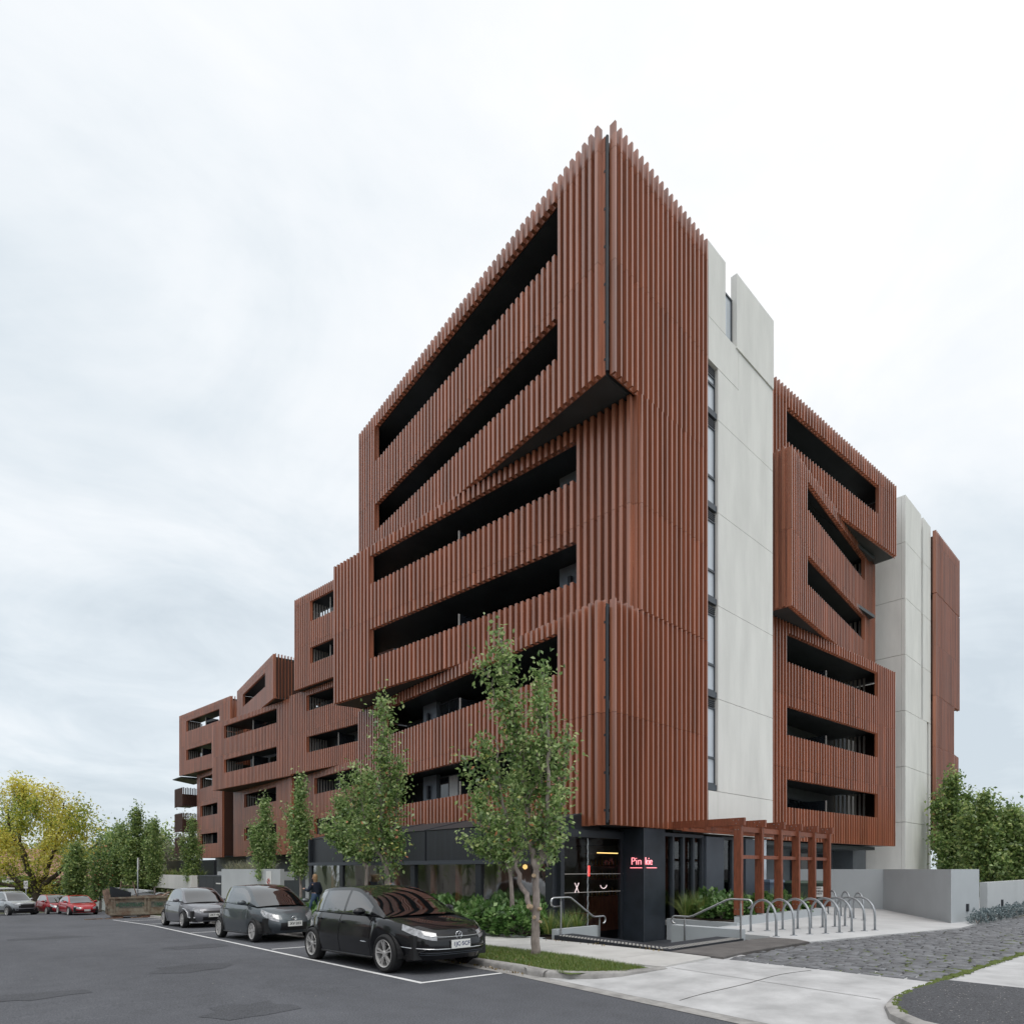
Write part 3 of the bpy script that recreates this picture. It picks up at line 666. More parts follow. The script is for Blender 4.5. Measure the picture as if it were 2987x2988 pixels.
# core 1 : precast panels
c1 = G().box(18.62, 23.15, 10.84, 13.0, 2.79, 20.9).build('core', M['concgap'], near)
Y0, Y1 = 10.66, 10.84
def panel(u0, u1, z0, z1, y0=Y0, y1=Y1): G().box(u0 + .006, u1 - .006, y0, y1, z0 + .008, z1 - .008).build('panel', M['concrete'], c1)
panel(18.63, 19.74, 19.40, 21.82); panel(20.42, 23.21, 19.34, 21.88, 10.62); panel(18.63, 20.62, 18.02, 19.40)
g = G(); pts = [(19.246, 16.348), (23.204, 16.348), (23.204, 19.325), (20.632, 19.325), (20.632, 18.004), (19.246, 18.004)]
g.hull8([(x, Y0, z) for x, z in pts], [(x, Y1, z) for x, z in pts]); g.build('panel', M['concrete'], c1, fix=True)
for a, b in ((13.31, 16.34), (10.27, 13.31), (7.22, 10.27), (4.19, 7.22)): panel(19.24, 23.21, a, b)
panel(18.63, 19.22, 2.78, 4.19); panel(19.22, 23.21, 2.78, 4.19)
G().box(23.09, 23.21, 10.84, 13.0, 2.8, 21.8).build('panel', M['concrete'], c1)
win(near, 10.83, 19.75, 20.41, 19.41, 21.05, M['glass_pale'], axis='y', mull=0)
for L in (4.19, 7.22, 10.27, 13.31, 16.34):    # the slot window, storey by storey
    tp = L + (1.68 if L > 16 else 3.03)
    o = win(near, 10.80, 18.64, 19.22, L + .22, tp - .30, M['glass_pale'], axis='y', mull=0, fr=.05)
    g = G().box(18.66, 19.2, 10.74, 10.79, L + 1.05, L + 1.12); g.build('transom', M['frame'], o)
    g = G(); 
    for k in range(4): g.box(18.66, 19.2, 10.745, 10.80, tp - .27 + k * .06, tp - .235 + k * .06)
    g.build('louvre', M['charcoal'], o); G().box(18.64, 19.23, 10.70, 10.80, L + .02, L + .21).build('spandrel', M['frame'], o)
# core 2
c2 = G().box(39.2, 43.8, 10.85, 13.5, -0.2, 21.4).build('core', M['concgap'], near)
zj = [-0.2, 4.2, 7.2, 10.22, 13.25, 16.28, 19.3, 21.85]
for a, b in zip(zj[:-1], zj[1:]):
    hi = a > 10
    x0, x1 = (41.95, 42.35) if hi else (43.1, 43.5)
    G().box(39.06, x0, 10.66, 10.85, a + .012, b - .012).build('panel', M['concrete'], c2)
    G().box(x1, 43.88, 10.66, 10.85, a + .012, b - .012).build('panel', M['concrete'], c2)
    G().box(39.06, 39.2, 10.86, 13.6, a + .012, b - .012).build('panel', M['concrete'], c2)
    if a > 3: win(near, 10.84, x0 + .02, x1 - .02, a + .05, b - .5, M['glass_pale'], axis='y', mull=0, fr=.07)
R2 = right_pl((43.95, 10.5), 0)
for z0, z1, t1, o_ in ((17.95, 21.62, 5.7, .0), (11.91, 17.9, 5.7, .0), (2.84, 11.89, 4.3, .0)):
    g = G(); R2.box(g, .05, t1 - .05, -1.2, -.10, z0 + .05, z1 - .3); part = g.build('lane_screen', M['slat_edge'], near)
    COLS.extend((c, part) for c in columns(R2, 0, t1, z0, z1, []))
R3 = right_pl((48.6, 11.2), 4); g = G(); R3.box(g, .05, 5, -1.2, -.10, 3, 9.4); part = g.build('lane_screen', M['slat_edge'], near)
COLS.extend((c, part) for c in columns(R3, 0, 6, 2.84, 9.6, []))
finish_slats(COLS, near, None)

# ------------------------------------------------------------------ the stepped blocks further along the street
def far_block(label, loc, boxes, massp, mz, group='slatted blocks stepping down along the street'):
    root = thing('apartment_building', label, 'building', loc, group=group, world=True)
    G().prism(massp, loc[2], mz).build('wall', M['balwall'], root)
    cols = []
    for (nm, pl, t0, t1, z0, z1, ops, tp, dep) in boxes:
        screen(root, nm, pl, t0, t1, z0, z1, ops, depth=dep, top=tp, backing=[(a, b, z0 + .1, za - .1) for (a, b, za, zb) in ops[-1:]] if ops else None, store=cols)
        for (a, b, za, zb) in ops:
            for q in np.arange(a + .5, b - 1.2, 3.2):
                g = G(); pl.box(g, q, q + 1.3, -dep + .02, -dep + .08, za - 1.2, zb - .05); g.build('window', M['glass_dark'], root)
            g = G(); pl.box(g, (a + b) / 2, (a + b) / 2 + .04, -1.6, -.3, za - 1.2, zb - .15); dv_ = g.build('balcony_divider', M['glass_dark'], root); g = G(); pl.box(g, (a + b) / 2 - .01, (a + b) / 2 + .05, -.3, -.25, za - 1.2, zb - .15); g.build('edge_strip', M['palefin'], dv_)
            g = G()
            for k in range(7): pl.box(g, b + .02, b + .05, -.3 - k * .22, -.2 - k * .22, za - 1.2, zb)
            g.build('balcony_fin_screen', M['palefin'], root)
    finish_slats(cols, root, None, 0)
    return root
K1 = left_pl((21.10, 43.5), -5.0); K2 = left_pl((21.60, 43.5), -4.7); K3 = left_pl((22.0, 43.5), 4.0)
far_block('tall slatted block just behind the corner building, top box with two small openings', (24, 42, -1.2), [
    ('upper_box', K1, -7.0, 2.3, 14.93, 21.62, [(-4, .05, 19.5, 20.95), (-4, .05, 16.45, 17.6)], .4, 2.0),
    ('middle_box', K2, -7.5, 3.9, 8.91, 14.92, [(-5.9, 1.5, 13.35, 14.5), (-5.9, 1.5, 10.28, 11.45)], None, 2.0),
    ('lower_box', K3, -7.5, 3.9, 2.84, 8.89, [(-5.9, 1.5, 7.25, 8.43), (-5.9, 1.5, 4.24, 5.40)], None, 2.0)],
    [(23.6, 35.5), (36, 35.5), (36, 47.2), (23.6, 47.2)], 21.0)
K4 = left_pl((21.4, 50.0), -4.8); K6 = left_pl((21.9, 50.0), 2.0); CB = left_pl((20.69, 49.0), 8.4)
mid = far_block('slatted block with a single tilted box perched on its roof', (24, 54, -1.2), [
    ('middle_box', K4, -2.2, 12.0, 8.91, 14.92, [(0, 9.5, 13.35, 14.5), (0, 9.5, 10.28, 11.45)], None, 2.0),
    ('lower_box', K6, -1.8, 12.0, 2.84, 8.89, [(1.5, 9.0, 7.25, 8.43), (1.5, 9.0, 4.24, 5.4)], None, 2.0)],
    [(24.2, 48.6), (36, 48.6), (36, 63), (24.2, 63)], 14.9)
cc = []; screen(mid, 'roof_box', CB, 0.0, 13.0, 14.97, 18.45, [(2.4, 10.6, 16.45, 17.6)], depth=2.2, top=.3, store=cc)
RC = right_pl(CB.p(0), -3); g = G(); RC.box(g, .1, 5, -.4, -.1, 15.1, 18); part = g.build('roof_box_side', M['slat_edge'], mid); cc.extend((c, part) for c in columns(RC, 0, 5.5, 14.97, 18.45, [], top=.4))
finish_slats(cc, mid, None, 0)
D1 = left_pl((22.7, 63.8), -5.0); D3 = left_pl((22.6, 64.8), 1.0)
end = far_block('lowest slatted block at the far end of the row', (25, 70, -1.6), [
    ('upper_box', D1, 0.0, 12.5, 11.9, 18.45, [(2.4, 10.6, 16.45, 17.6), (4.2, 10.6, 13.36, 14.5)], .3, 2.2),
    ('lower_box', D3, 1.0, 9.2, 2.84, 11.88, [(2.6, 8.0, 10.25, 11.4), (2.6, 8.0, 7.25, 8.4), (2.6, 8.0, 4.3, 5.4)], None, 2.0)],
    [(24.9, 64.5), (36, 64.5), (36, 75), (24.9, 75)], 18.0)
RD = right_pl(D1.p(0), -3); dd = []; g = G(); RD.box(g, .1, 4, -.4, -.1, 12, 18); part = g.build('box_side', M['slat_edge'], end); dd.extend((c, part) for c in columns(RD, 0, 4.5, 11.9, 18.45, [], top=.4)); finish_slats(dd, end, None, 0)
# cantilevered balconies at the far end
for z in (8.7, 5.9, 3.2):
    g = G().box(21.9, 23.4, 76.3, 79.2, z, z + .18); p_ = g.build('balcony', M['charcoal'], end)
    g = G()
    for k in range(14): g.box(21.85, 21.9, 76.3 + k * .21, 76.40 + k * .21, z - .1, z + 2.0 - .06 * (k % 2))
    for k in range(8): g.box(21.95 + k * .18, 22.05 + k * .18, 76.25, 76.3, z - .1, z + 2.0 - .06 * (k % 2))
    g.box(21.91, 21.95, 76.3, 79.2, z + .18, z + 1.25).box(21.96, 23.4, 76.31, 76.35, z + .18, z + 1.25); g.build('balcony_slats', M['slat_edge'], p_)
G().hull8([(21.7, 76.3, 11.75), (24, 75.5, 11.45), (24, 79.5, 11.45), (21.7, 79.3, 11.75)], [(21.7, 76.3, 11.85), (24, 75.5, 11.8), (24, 79.5, 11.8), (21.7, 79.3, 11.85)]).build('canopy', M['charcoal'], end)
# ------------------------------------------------------------------ foliage helpers
def leaf_cloud(name, C, size, m, parent=None, up=0.4, seed=0, aspect=0.62, **tags):
    """C: (n,3) leaf positions; every leaf is a small folded diamond"""
    rg = np.random.default_rng(seed); C = np.asarray(C, float); n = len(C)
    if n == 0: return None
    d = rg.normal(size=(n, 3)); d[:, 2] += up * 0.3; d /= np.linalg.norm(d, axis=1)[:, None]
    nn = rg.normal(size=(n, 3)); nn[:, 2] = np.abs(nn[:, 2]) + up; sd = np.cross(d, nn); sd /= np.linalg.norm(sd, axis=1)[:, None] + 1e-9
    nn = np.cross(sd, d); L = size * rg.uniform(.65, 1.25, n)[:, None]; W = L * aspect
    V = np.empty((n, 4, 3)); V[:, 0] = C - d * L * .5; V[:, 2] = C + d * L * .5; V[:, 1] = C - sd * W * .5 + nn * L * .12; V[:, 3] = C + sd * W * .5 + nn * L * .12
    me = bpy.data.meshes.new(name); me.vertices.add(4 * n); me.vertices.foreach_set('co', V.reshape(-1))
    me.loops.add(4 * n); me.loops.foreach_set('vertex_index', np.arange(4 * n, dtype=np.int32))
    me.polygons.add(n); me.polygons.foreach_set('loop_start', np.arange(0, 4 * n, 4, dtype=np.int32))
    me.polygons.foreach_set('use_smooth', np.ones(n, bool)); me.materials.append(m); me.update(calc_edges=True)
    return obj(name, me, parent, **tags)
def blades(name, B, L, wd, m, parent=None, seed=0, lean=0.9, seg=3, **tags):
    """arching grass-like blades from base points B"""
    rg = np.random.default_rng(seed); B = np.asarray(B, float); n = len(B)
    az = rg.uniform(0, 2 * np.pi, n); ln = rg.uniform(.15, 1, n) * lean; l = L * rg.uniform(.6, 1.15, n)
    dirx, diry = np.cos(az), np.sin(az); V = np.empty((n, seg + 1, 2, 3))
    for k in range(seg + 1):
        t = k / seg; h = l * (t - 0.35 * ln * t * t); r_ = l * ln * (0.25 * t + .6 * t * t); w_ = wd * (1 - t * .9) / 2
        cx_, cy_, cz_ = B[:, 0] + dirx * r_, B[:, 1] + diry * r_, B[:, 2] + h
        for s_, sg in ((0, -1), (1, 1)):
            V[:, k, s_, 0] = cx_ - diry * w_ * sg; V[:, k, s_, 1] = cy_ + dirx * w_ * sg; V[:, k, s_, 2] = cz_
    me = bpy.data.meshes.new(name); nv = (seg + 1) * 2; me.vertices.add(n * nv); me.vertices.foreach_set('co', V.reshape(-1))
    base = (np.arange(n) * nv)[:, None, None]; k = (np.arange(seg) * 2)[None, :, None]; q = np.array([0, 1, 3, 2])[None, None, :]
    idx = (base + k + q).astype(np.int32).reshape(-1); me.loops.add(len(idx)); me.loops.foreach_set('vertex_index', idx)
    me.polygons.add(n * seg); me.polygons.foreach_set('loop_start', np.arange(0, len(idx), 4, dtype=np.int32)); me.materials.append(m); me.update(calc_edges=True)
    return obj(name, me, parent, **tags)

# ------------------------------------------------------------------ sunken entry court and steps
A0 = (10.26, 6.72); Bx, By = 10.66, 9.95; Ex = 13.12
ds = [0.0, 0.62, 0.94, 1.26]; zt = [0.15, -0.04, -0.23]
for k in range(3):
    P0 = (A0[0] + ds[k], A0[1] + ds[k]); P1 = (A0[0] + ds[k + 1] - .004, A0[1] + ds[k + 1] - .004)
    structure(G().prism([P0, P1, (Bx + ds[k + 1] - .004, By), (Bx + ds[k], By)][::-1], -0.5, zt[k]), 'entry_step', M['darktile'])
    structure(G().prism([P0, (Ex, A0[1] + ds[k] - .05), (Ex, A0[1] + ds[k + 1] - .054), P1], -0.5, zt[k]), 'entry_step', M['darktile'])
structure(G().prism([(A0[0] + 1.2, A0[1] + 1.2), (16.25, 7.9), (16.25, 10.9), (23.1, 10.9), (23.1, 26.4), (11.9, 26.4), (11.9, 10.2), (11.7, 9.9)], -0.62, -0.42), 'cafe_floor', M['darktile'])
# tactile studs on the top landing
M['stud'] = mat('tactile_stud', (0.55, 0.53, 0.50), 0.5, metal=0.1)
def studs(p0, p1, rows_, nrm, z):
    g = G(); L = math.dist(p0, p1); n = int(L / 0.10); d = ((p1[0] - p0[0]) / L, (p1[1] - p0[1]) / L)
    for i in range(n):
        for k in range(rows_):
            x = p0[0] + d[0] * (i + .25 + .5 * (k % 2)) * .10 + nrm[0] * (k * .062 + .05); y = p0[1] + d[1] * (i + .25 + .5 * (k % 2)) * .10 + nrm[1] * (k * .062 + .05)
            g.box(x - .019, x + .019, y - .019, y + .019, z, z + .006)
    return g
structure(studs((10.27, 6.85), (10.62, 9.9), 4, (1, 0.02), 0.1502), 'tactile_studs', M['stud'])['kind'] = 'stuff'
structure(studs((10.4, 6.70), (13.1, 6.66), 4, (0.0, 1), 0.1502), 'tactile_studs', M['stud'])['kind'] = 'stuff'
# low render walls and planters
G().prism([(13.16, 6.78), (13.42, 6.78), (13.42, 8.5), (13.16, 8.5)], -0.5, 0.33).build('step_wall', M['render'], None, label='low grey rendered wall ending the steps beside the right handrail', category='wall')
pr = thing('planter', 'grey rendered planter under the timber pergola', 'planter', (19, 9.5, 0), world=True)
G().box(16.2, 16.38, 8.42, 10.62, -0.5, 0.20).build('wall', M['render'], pr); G().box(16.385, 22.0, 8.42, 8.60, 0.0, 0.36).build('wall', M['render'], pr)
G().box(16.385, 21.95, 8.605, 10.62, -0.2, 0.24).build('soil', M['soil'], pr); G().box(21.955, 22.1, 8.605, 10.62, 0.0, 0.355).build('wall', M['render'], pr)
G().prism([(13.43, 8.42), (16.19, 8.42), (16.19, 8.56), (13.43, 8.56)], -0.5, 0.13).build('court_kerb', M['render'], None, label='low grey edge wall between court slab and sunken entry', category='wall')
pl_ = thing('planter', 'grey rendered garden bed along the cafe front beside the footpath', 'planter', (11.3, 16, 0), world=True)
G().box(10.78, 12.3, 9.98, 10.14, -0.5, 0.27).build('wall', M['render'], pl_)
rows = []
for v_ in (10.15, 12, 15, 18, 21, 25, 29, 33): rows.append([(st(9.44, v_ / .9948 + .6)[0], v_, zs_uv(10.5, v_) + .12), (12.3, v_, zs_uv(10.5, v_) + .16)])
G().grid(rows).build('soil', M['soil'], pl_)
rows = [[(r_[0][0], r_[0][1], r_[0][2] - .3), (r_[0][0], r_[0][1], r_[0][2] + .04), (r_[0][0] + .1, r_[0][1], r_[0][2] + .04), (r_[0][0] + .1, r_[0][1], r_[0][2] - .3)] for r_ in rows]
G().grid(rows).build('edging', M['render'], pl_)
# ------------------------------------------------------------------ the cafe shell (parts of the near building)
col_ = G().box(15.12, 16.19, 10.66, 11.47, -0.42, 2.82).build('column', mat('dark_steel_column', (0.028, 0.035, 0.046), 0.42, var=0.25, vscale=1.6, spec=0.5), near)
G().box(15.108, 15.128, 10.648, 10.668, -0.42, 2.80).build('corner_trim', M['frame'], col_)
# neon sign wrapped round the column
sg = thing('neon_sign', 'pink neon lettering wrapped round the corner of the dark column', 'sign', (15.1, 10.65, 1.68), world=True)
tm = text_mesh('Pin', 0.31, 0.008, M['neon'], bold=-0.006, align='LEFT'); o = obj('letter_group', tm, sg); facing(o, (15.085, 11.08, 1.87), (0, -1, 0))
tm = text_mesh('kie', 0.31, 0.008, M['neon'], bold=-0.004, align='LEFT'); o = obj('letter_group', tm, sg); facing(o, (15.13, 10.625, 1.87), (1, 0, 0))
G().tube([(15.085, 11.1, 1.69), (15.085, 10.70, 1.69)], .009, 6).build('underline', M['neon'], sg); G().tube([(15.21, 10.625, 1.69), (15.70, 10.625, 1.69)], .009, 6).build('underline', M['neon'], sg)
# lane windows and metal panels of the ground floor
M['metalpanel'] = mat('grey_metal_panel', (0.085, 0.10, 0.125), 0.5, var=0.12, vscale=1.3)
M['clear'] = clear_mat('clear_glass', gain=1.0, base=.03)
for (a, b, n_, pn) in ((16.24, 18.56, 3, M['clear']), (19.72, 21.2, 1, M['clear'])):
    win(near, 10.88, a, b, 0.05, 2.74, pn, fr=.1, mull=n_, axis='y', proud=.1)
for (a, b) in ((18.58, 19.70), (21.22, 22.1)): G().box(a, b, 10.70, 10.85, -0.3, 2.70).build('metal_panel', M['metalpanel'], near)
G().box(22.12, 23.2, 10.9, 11.0, -0.2, 2.74).build('louvre_door', M['glass_pale'], near)
# recessed entry under the lane boxes
win(near, 13.55, 24.2, 26.0, 0.1, 2.6, M['glass_pale'], mull=1, axis='y'); win(near, 13.55, 31.5, 36.5, 0.1, 2.5, [M['glass_pale'], gd], mull=4, axis='y')
G().box(37.0, 39.0, 12.6, 13.59, -0.1, 2.8).build('entry_pier', M['balwall'], near)
# awning
M['awn'] = mat('awning_cladding', (0.020, 0.024, 0.030), 0.4, var=0.3, vscale=2.0, stretch=(3, 3, .15), spec=0.6)
aw = thing('awning', 'long dark metal awning with gutter over the cafe front', 'awning', (12.4, 18, 1.8), world=True)
ve = [11.62, 14.45, 17.3, 20.1, 22.75, 25.4]
for a, b in zip(ve[:-1], ve[1:]):
    G().box(12.34, 12.40, a + .01, b - .01, 1.93, 2.90).build('fascia_panel', M['awn'], aw); G().box(12.31, 12.34, b - .03, b + .03, 1.93, 2.88).build('fascia_rib', M['charcoal'], aw)
    G().hull8([(12.40, a + .006, 2.86), (14.35, a + .006, 3.32), (14.35, b - .006, 3.32), (12.40, b - .006, 2.86)], [(12.30, a + .006, 2.92), (14.35, a + .006, 3.38), (14.35, b - .006, 3.38), (12.30, b - .006, 2.92)]).build('roof_sheet', mat('awning_roof', (0.035, 0.042, 0.048), .45), aw, fix=True)
    G().bar((12.32, b, 2.935), (14.3, b, 3.395), .03, .02).build('roof_seam', M['frame'], aw)
G().hull8([(12.36, 11.58, 2.5), (14.3, 11.58, 2.5), (14.3, 11.58, 3.36), (12.36, 11.58, 2.9)], [(12.36, 11.61, 2.5), (14.3, 11.61, 2.5), (14.3, 11.61, 3.36), (12.36, 11.61, 2.9)]).build('end_plate', M['awn'], aw, fix=True)
G().box(12.18, 12.33, 11.55, 25.5, 1.80, 1.925).build('gutter', M['frame'], aw); G().box(12.2, 14.3, 25.42, 25.5, 1.93, 2.9).build('end_plate', M['awn'], aw)
# posts and roll-down blinds
M['blind'] = clear_mat('clear_plastic_blind', tint=(.80, .82, .83), rough=.06, gain=.45, base=.0, bump=.06, bscale=1.3)
for v_ in (11.62, 14.5, 17.9, 22.76, 25.4): G().box(12.24, 12.42, v_ - .13, v_ + .13, -1.1, 1.8).build('post', M['charcoal'], aw)
for v_ in (15.74, 17.05, 19.2, 21.2, 23.85): G().box(12.44, 12.56, v_ - .1, v_ + .1, -1.1, 1.92).build('timber_post', M['timber'], aw)
cuts = [11.62, 14.5, 17.9, 22.76, 25.4]
for a, b in zip(cuts[:-1], cuts[1:]):
    rows = [[(12.30 + .008 * math.sin(2.1 * v_ + z * 1.3) + .003 * math.sin(7 * v_ - 2 * z), v_, z) for v_ in lin(a + .14, b - .14, 24)] for z in lin(-.95, 1.8, 14)]
    G().grid(rows).build('clear_blind', M['blind'], aw, smooth=True)
# dark glazing line and things inside the cafe
G().box(22.5, 22.65, 11.1, 25.4, -0.42, 2.7).build('cafe_back_wall', mat('cafe_wall', (0.32, 0.28, 0.24), .7, var=.2, vscale=2), near)
G().box(12.5, 22.6, 25.3, 25.5, -0.9, 2.7).build('cafe_side_wall', M['render'], near)
G().box(12.45, 22.6, 11.52, 25.2, 2.735, 2.79).build('cafe_ceiling', M['charcoal'], near)
eg = thing('entry_glazing', 'tall clear entry screen with white markings beside the dark column', 'glass screen', (13.8, 11.4, -0.42), world=True)
g = G().box(12.42, 12.56, 11.36, 11.50, -0.42, 2.62); g.build('frame_post', M['charcoal'], eg); G().box(14.98, 15.1, 11.36, 11.46, -0.42, 2.62).build('frame_post', M['charcoal'], eg)
G().box(12.42, 15.1, 11.34, 11.48, 2.52, 2.72).build('frame_head', M['charcoal'], eg); G().box(12.42, 15.1, 11.37, 11.45, -0.42, -0.34).build('frame_sill', M['charcoal'], eg)
rows = [[(x, 11.40 + .005 * math.sin(4 * x + z), z) for x in lin(12.57, 14.97, 18)] for z in lin(-.34, 2.52, 14)]
G().grid(rows).build('clear_sheet', M['blind'], eg, smooth=True)
for z in (1.02, 1.52): G().tube([(12.55, 11.375, z), (15.12, 11.375, z)], .011, 6).build('cross_cord', M['palefin'], eg)
zz = lin(-.3, 2.5, 40); G().tube([(13.52 + .012 * math.sin(k * 1.9), 11.37, z) for k, z in enumerate(zz)], .02, 5).build('zip_seam', mat('zip', (.45, .48, .5), .4, alpha=.6), eg)
for a, b in (((12.98, 1.28), (13.14, 1.02)), ((13.14, 1.28), (12.98, 1.02))):
    G().tube([(a[0], 11.365, a[1]), (b[0], 11.365, b[1])], .011, 6).build('cross_mark', M['decal_glow'], eg)
G().tube([(14.20 + .14 * math.cos(t), 11.365, 1.22 + .11 * math.sin(t)) for t in lin(math.pi * 1.05, math.pi * 1.95, 12)], .011, 6).build('smile_mark', M['decal_glow'], eg)
# bar shelf with warm strip light, pendant and tables
M['warm'] = mat('warm_strip_lamp', (1, .75, .3), .4, emit=(1, .66, .22), estr=1.2); M['redneon'] = mat('red_neon', (1, .1, .08), .4, emit=(1, .05, .04), estr=1.5)
bar = thing('back_bar', 'lit bottle shelf at the back of the cafe', 'shelf', (18, 13.6, -.42), world=True)
G().box(16.4, 19.0, 13.6, 13.9, -.42, .75).build('counter', M['timber'], bar)
for z in (1.3, 1.75, 2.15): G().box(16.4, 19.0, 13.75, 13.95, z, z + .03).build('shelf', M['timber'], bar)
G().box(16.9, 18.2, 13.78, 13.82, 2.19, 2.22).build('strip_lamp', M['warm'], bar)
rb = random.Random(4)
M['bottle'] = mat('amber_bottle', (0.35, 0.2, 0.06), .1, spec=.8)
for z in (.75, 1.33, 1.78):
    for k in range(14):
        x = 16.5 + k * .18; h = rb.uniform(.2, .3); tag(G().lathe([(.0, 0), (.035, 0), (.035, h * .65), (.012, h * .75), (.012, h), (0, h)], (x, 13.84, z), 'z', 8).build('bottle', M['bottle'], None, True), 'amber bottle standing on the ' + {.75: 'bar counter', 1.33: 'lower lit shelf', 1.78: 'upper lit shelf'}[z] + ' inside the cafe', 'bottle', 'bottles on the cafe shelf')
pn = thing('pendant_lamp', 'small glowing round pendant lamp inside the cafe', 'lamp', (13.3, 13.6, 1.6), world=True)
G().lathe([(0.0, -.08), (.06, -.05), (.08, 0), (.06, .05), (0, .08)], (13.3, 13.6, 1.72), 'z', 12).build('globe', M['warm'], pn, True); G().tube([(13.3, 13.6, 1.8), (13.3, 13.6, 2.72)], .006, 5).build('cord', M['charcoal'], pn)
tag(G().box(14.2, 14.24, 11.9, 11.96, 1.45, 1.75).build('neon_light', M['redneon'], None), 'short red neon tube glowing inside the cafe', 'lamp')
for i, (x, y) in enumerate(((13.4, 12.9), (14.6, 13.0), (13.4, 16.0), (13.4, 19.6))):
    t_ = thing('cafe_table', ['dark cafe table nearest the entry screen', 'dark cafe table deeper behind the entry screen', 'dark cafe table behind the blinds in mid front', 'dark cafe table at the far end behind the blinds'][i], 'table', (x, y, -.42))
    G().box(-.35, .35, -.35, .35, .72, .75).build('table_top', M['timber'], t_); G().tube([(0, 0, 0), (0, 0, .72)], .03, 8).build('leg', M['charcoal'], t_); G().box(-.22, .22, -.22, .22, 0, .02).build('base', M['charcoal'], t_)
# ------------------------------------------------------------------ pergola
pg_ = thing('pergola', 'red-brown timber pergola of six posts beside the planter', 'pergola', (19, 8.6, .2), world=True)
PU = [16.45 + 1.23 * k for k in range(6)]
for k, u_ in enumerate(PU):
    G().box(u_ - .055, u_ + .055, 8.40, 8.62, 0.40, 2.84).build('post', M['timber'], pg_); G().box(u_ - .03, u_ + .03, 8.46, 8.56, .36, .40).build('post_foot', M['galv'], pg_)
    G().box(u_ - .05, u_ + .05, 8.32, 10.64, 2.845, 3.05).build('beam', M['timber'], pg_)
    g = G()
    for (dy, z) in ((.07, 2.72), (.15, 2.72), (.05, .55), (.15, .55)): g.box(u_ - .065, u_ - .055, 8.40 + dy, 8.42 + dy, z, z + .02)
    for (dy, z) in ((.15, 2.98), (.3, 2.98), (.22, 2.89)): g.box(u_ - .06, u_ - .05, 8.32 + dy, 8.34 + dy, z, z + .02)
    g.build('bolts', M['galv'], pg_, kind='stuff')
for a, b in zip(PU[:-1], PU[1:]):
    G().box(a + .056, b - .056, 8.47, 8.57, 2.68, 2.82).build('purlin', M['timber'], pg_); G().box(a + .056, b - .056, 8.48, 8.56, 1.94, 2.04).build('mid_rail', M['timber'], pg_)
for y in (9.3, 10.0): G().box(PU[0] - .3, PU[-1] + .1, y, y + .07, 2.74, 2.84).build('batten', M['timber'], pg_)
# ------------------------------------------------------------------ handrails
def handrail(label, pts, posts, loc):
    t_ = thing('handrail', label, 'handrail', loc, group='stainless handrails at the sunken entry', world=True)
    G().tube(pts, .022, 10).build('rail', M['steel'], t_, True)
    for (x, y, z0, z1) in posts: G().tube([(x, y, z0), (x, y, z1 - .09)], .022, 10).tube([(x, y, z1 - .09), (x, y, z1)], .010, 8).build('post', M['steel'], t_, True, 40)
def curl(c, d, z, r_=.09, down=True):
    return [(c[0] + d[0] * r_ * math.sin(t), c[1] + d[1] * r_ * math.sin(t), z - r_ + r_ * math.cos(t)) for t in lin(0.25, math.pi, 7)]
y_ = 9.94
handrail('stainless handrail on the left of the sunken entry beside the planter', [(10.84, y_, .80), (10.62, y_, .80), (10.56, y_, .84), (10.54, y_, .90), (10.56, y_, .97), (10.62, y_, 1.0), (11.1, y_, 1.0), (11.2, y_, .99), (12.0, y_, .52), (12.1, y_, .5), (12.38, y_, .5)] + curl((12.4, y_), (1, 0), .5), [(10.87, y_, .15, 1.0), (12.26, y_, -.42, .5)], (10.87, y_, .15))
x_ = 13.02
handrail('stainless handrail on the right of the sunken entry beside the pergola', [(x_, 8.28 - .0, .56)][:0] + curl((x_, 8.3), (0, 1), .56)[::-1] + [(x_, 8.28, .56), (x_, 7.95, .56), (x_, 7.85, .58), (x_, 7.0, .98), (x_, 6.9, 1.0), (x_, 6.55, 1.0)] + curl((x_, 6.52), (0, -1), 1.0), [(x_, 6.68, .15, 1.0), (x_, 8.05, -.42, .56)], (x_, 6.68, .15))
# ------------------------------------------------------------------ bicycle hoops
def hoop(a, b, label, h=.80):
    t_ = thing('bicycle_hoop', label, 'bicycle hoop', (a[0], a[1], .128), group='galvanised bicycle hoops', world=True)
    P = [(a[0], a[1], .128), (a[0], a[1], .128 + h * .45)]; z0 = .128 + h * .45
    for k in range(1, 12):
        t = math.pi * k / 12; f_ = (1 - math.cos(t)) / 2; P.append((a[0] + (b[0] - a[0]) * f_, a[1] + (b[1] - a[1]) * f_, z0 + h * .55 * math.sin(t) ** .9))
    P += [(b[0], b[1], z0), (b[0], b[1], .128)]
    G().tube(P, .028, 10).build('tube', M['galv'], t_, True)
    for q in (a, b): G().lathe([(0, .012), (.075, .012), (.08, .001)], (q[0], q[1], .128), 'z', 14).build('foot_plate', M['galv'], t_)
FR = [(14.24, 6.46), (14.78, 6.30), (15.33, 6.16), (15.77, 5.97), (16.24, 5.83), (16.66, 5.70), (17.11, 5.56), (17.51, 5.45)]
nth = ['nearest', 'second', 'third', 'fourth', 'fifth', 'sixth', 'seventh', 'last']
for k, q in enumerate(FR): hoop(q, (q[0] + .68, q[1] + .94), nth[k] + ' hoop of the front row, counted from the handrail')
for k, q in enumerate([(20.7, 6.75), (21.5, 7.4), (22.3, 8.1)]): hoop(q, (q[0] + .5, q[1] + .45), ['right-hand hoop of the back row near the grey wall', 'middle hoop of the back row near the grey wall', 'left-hand hoop of the back row beside the bins'][k])
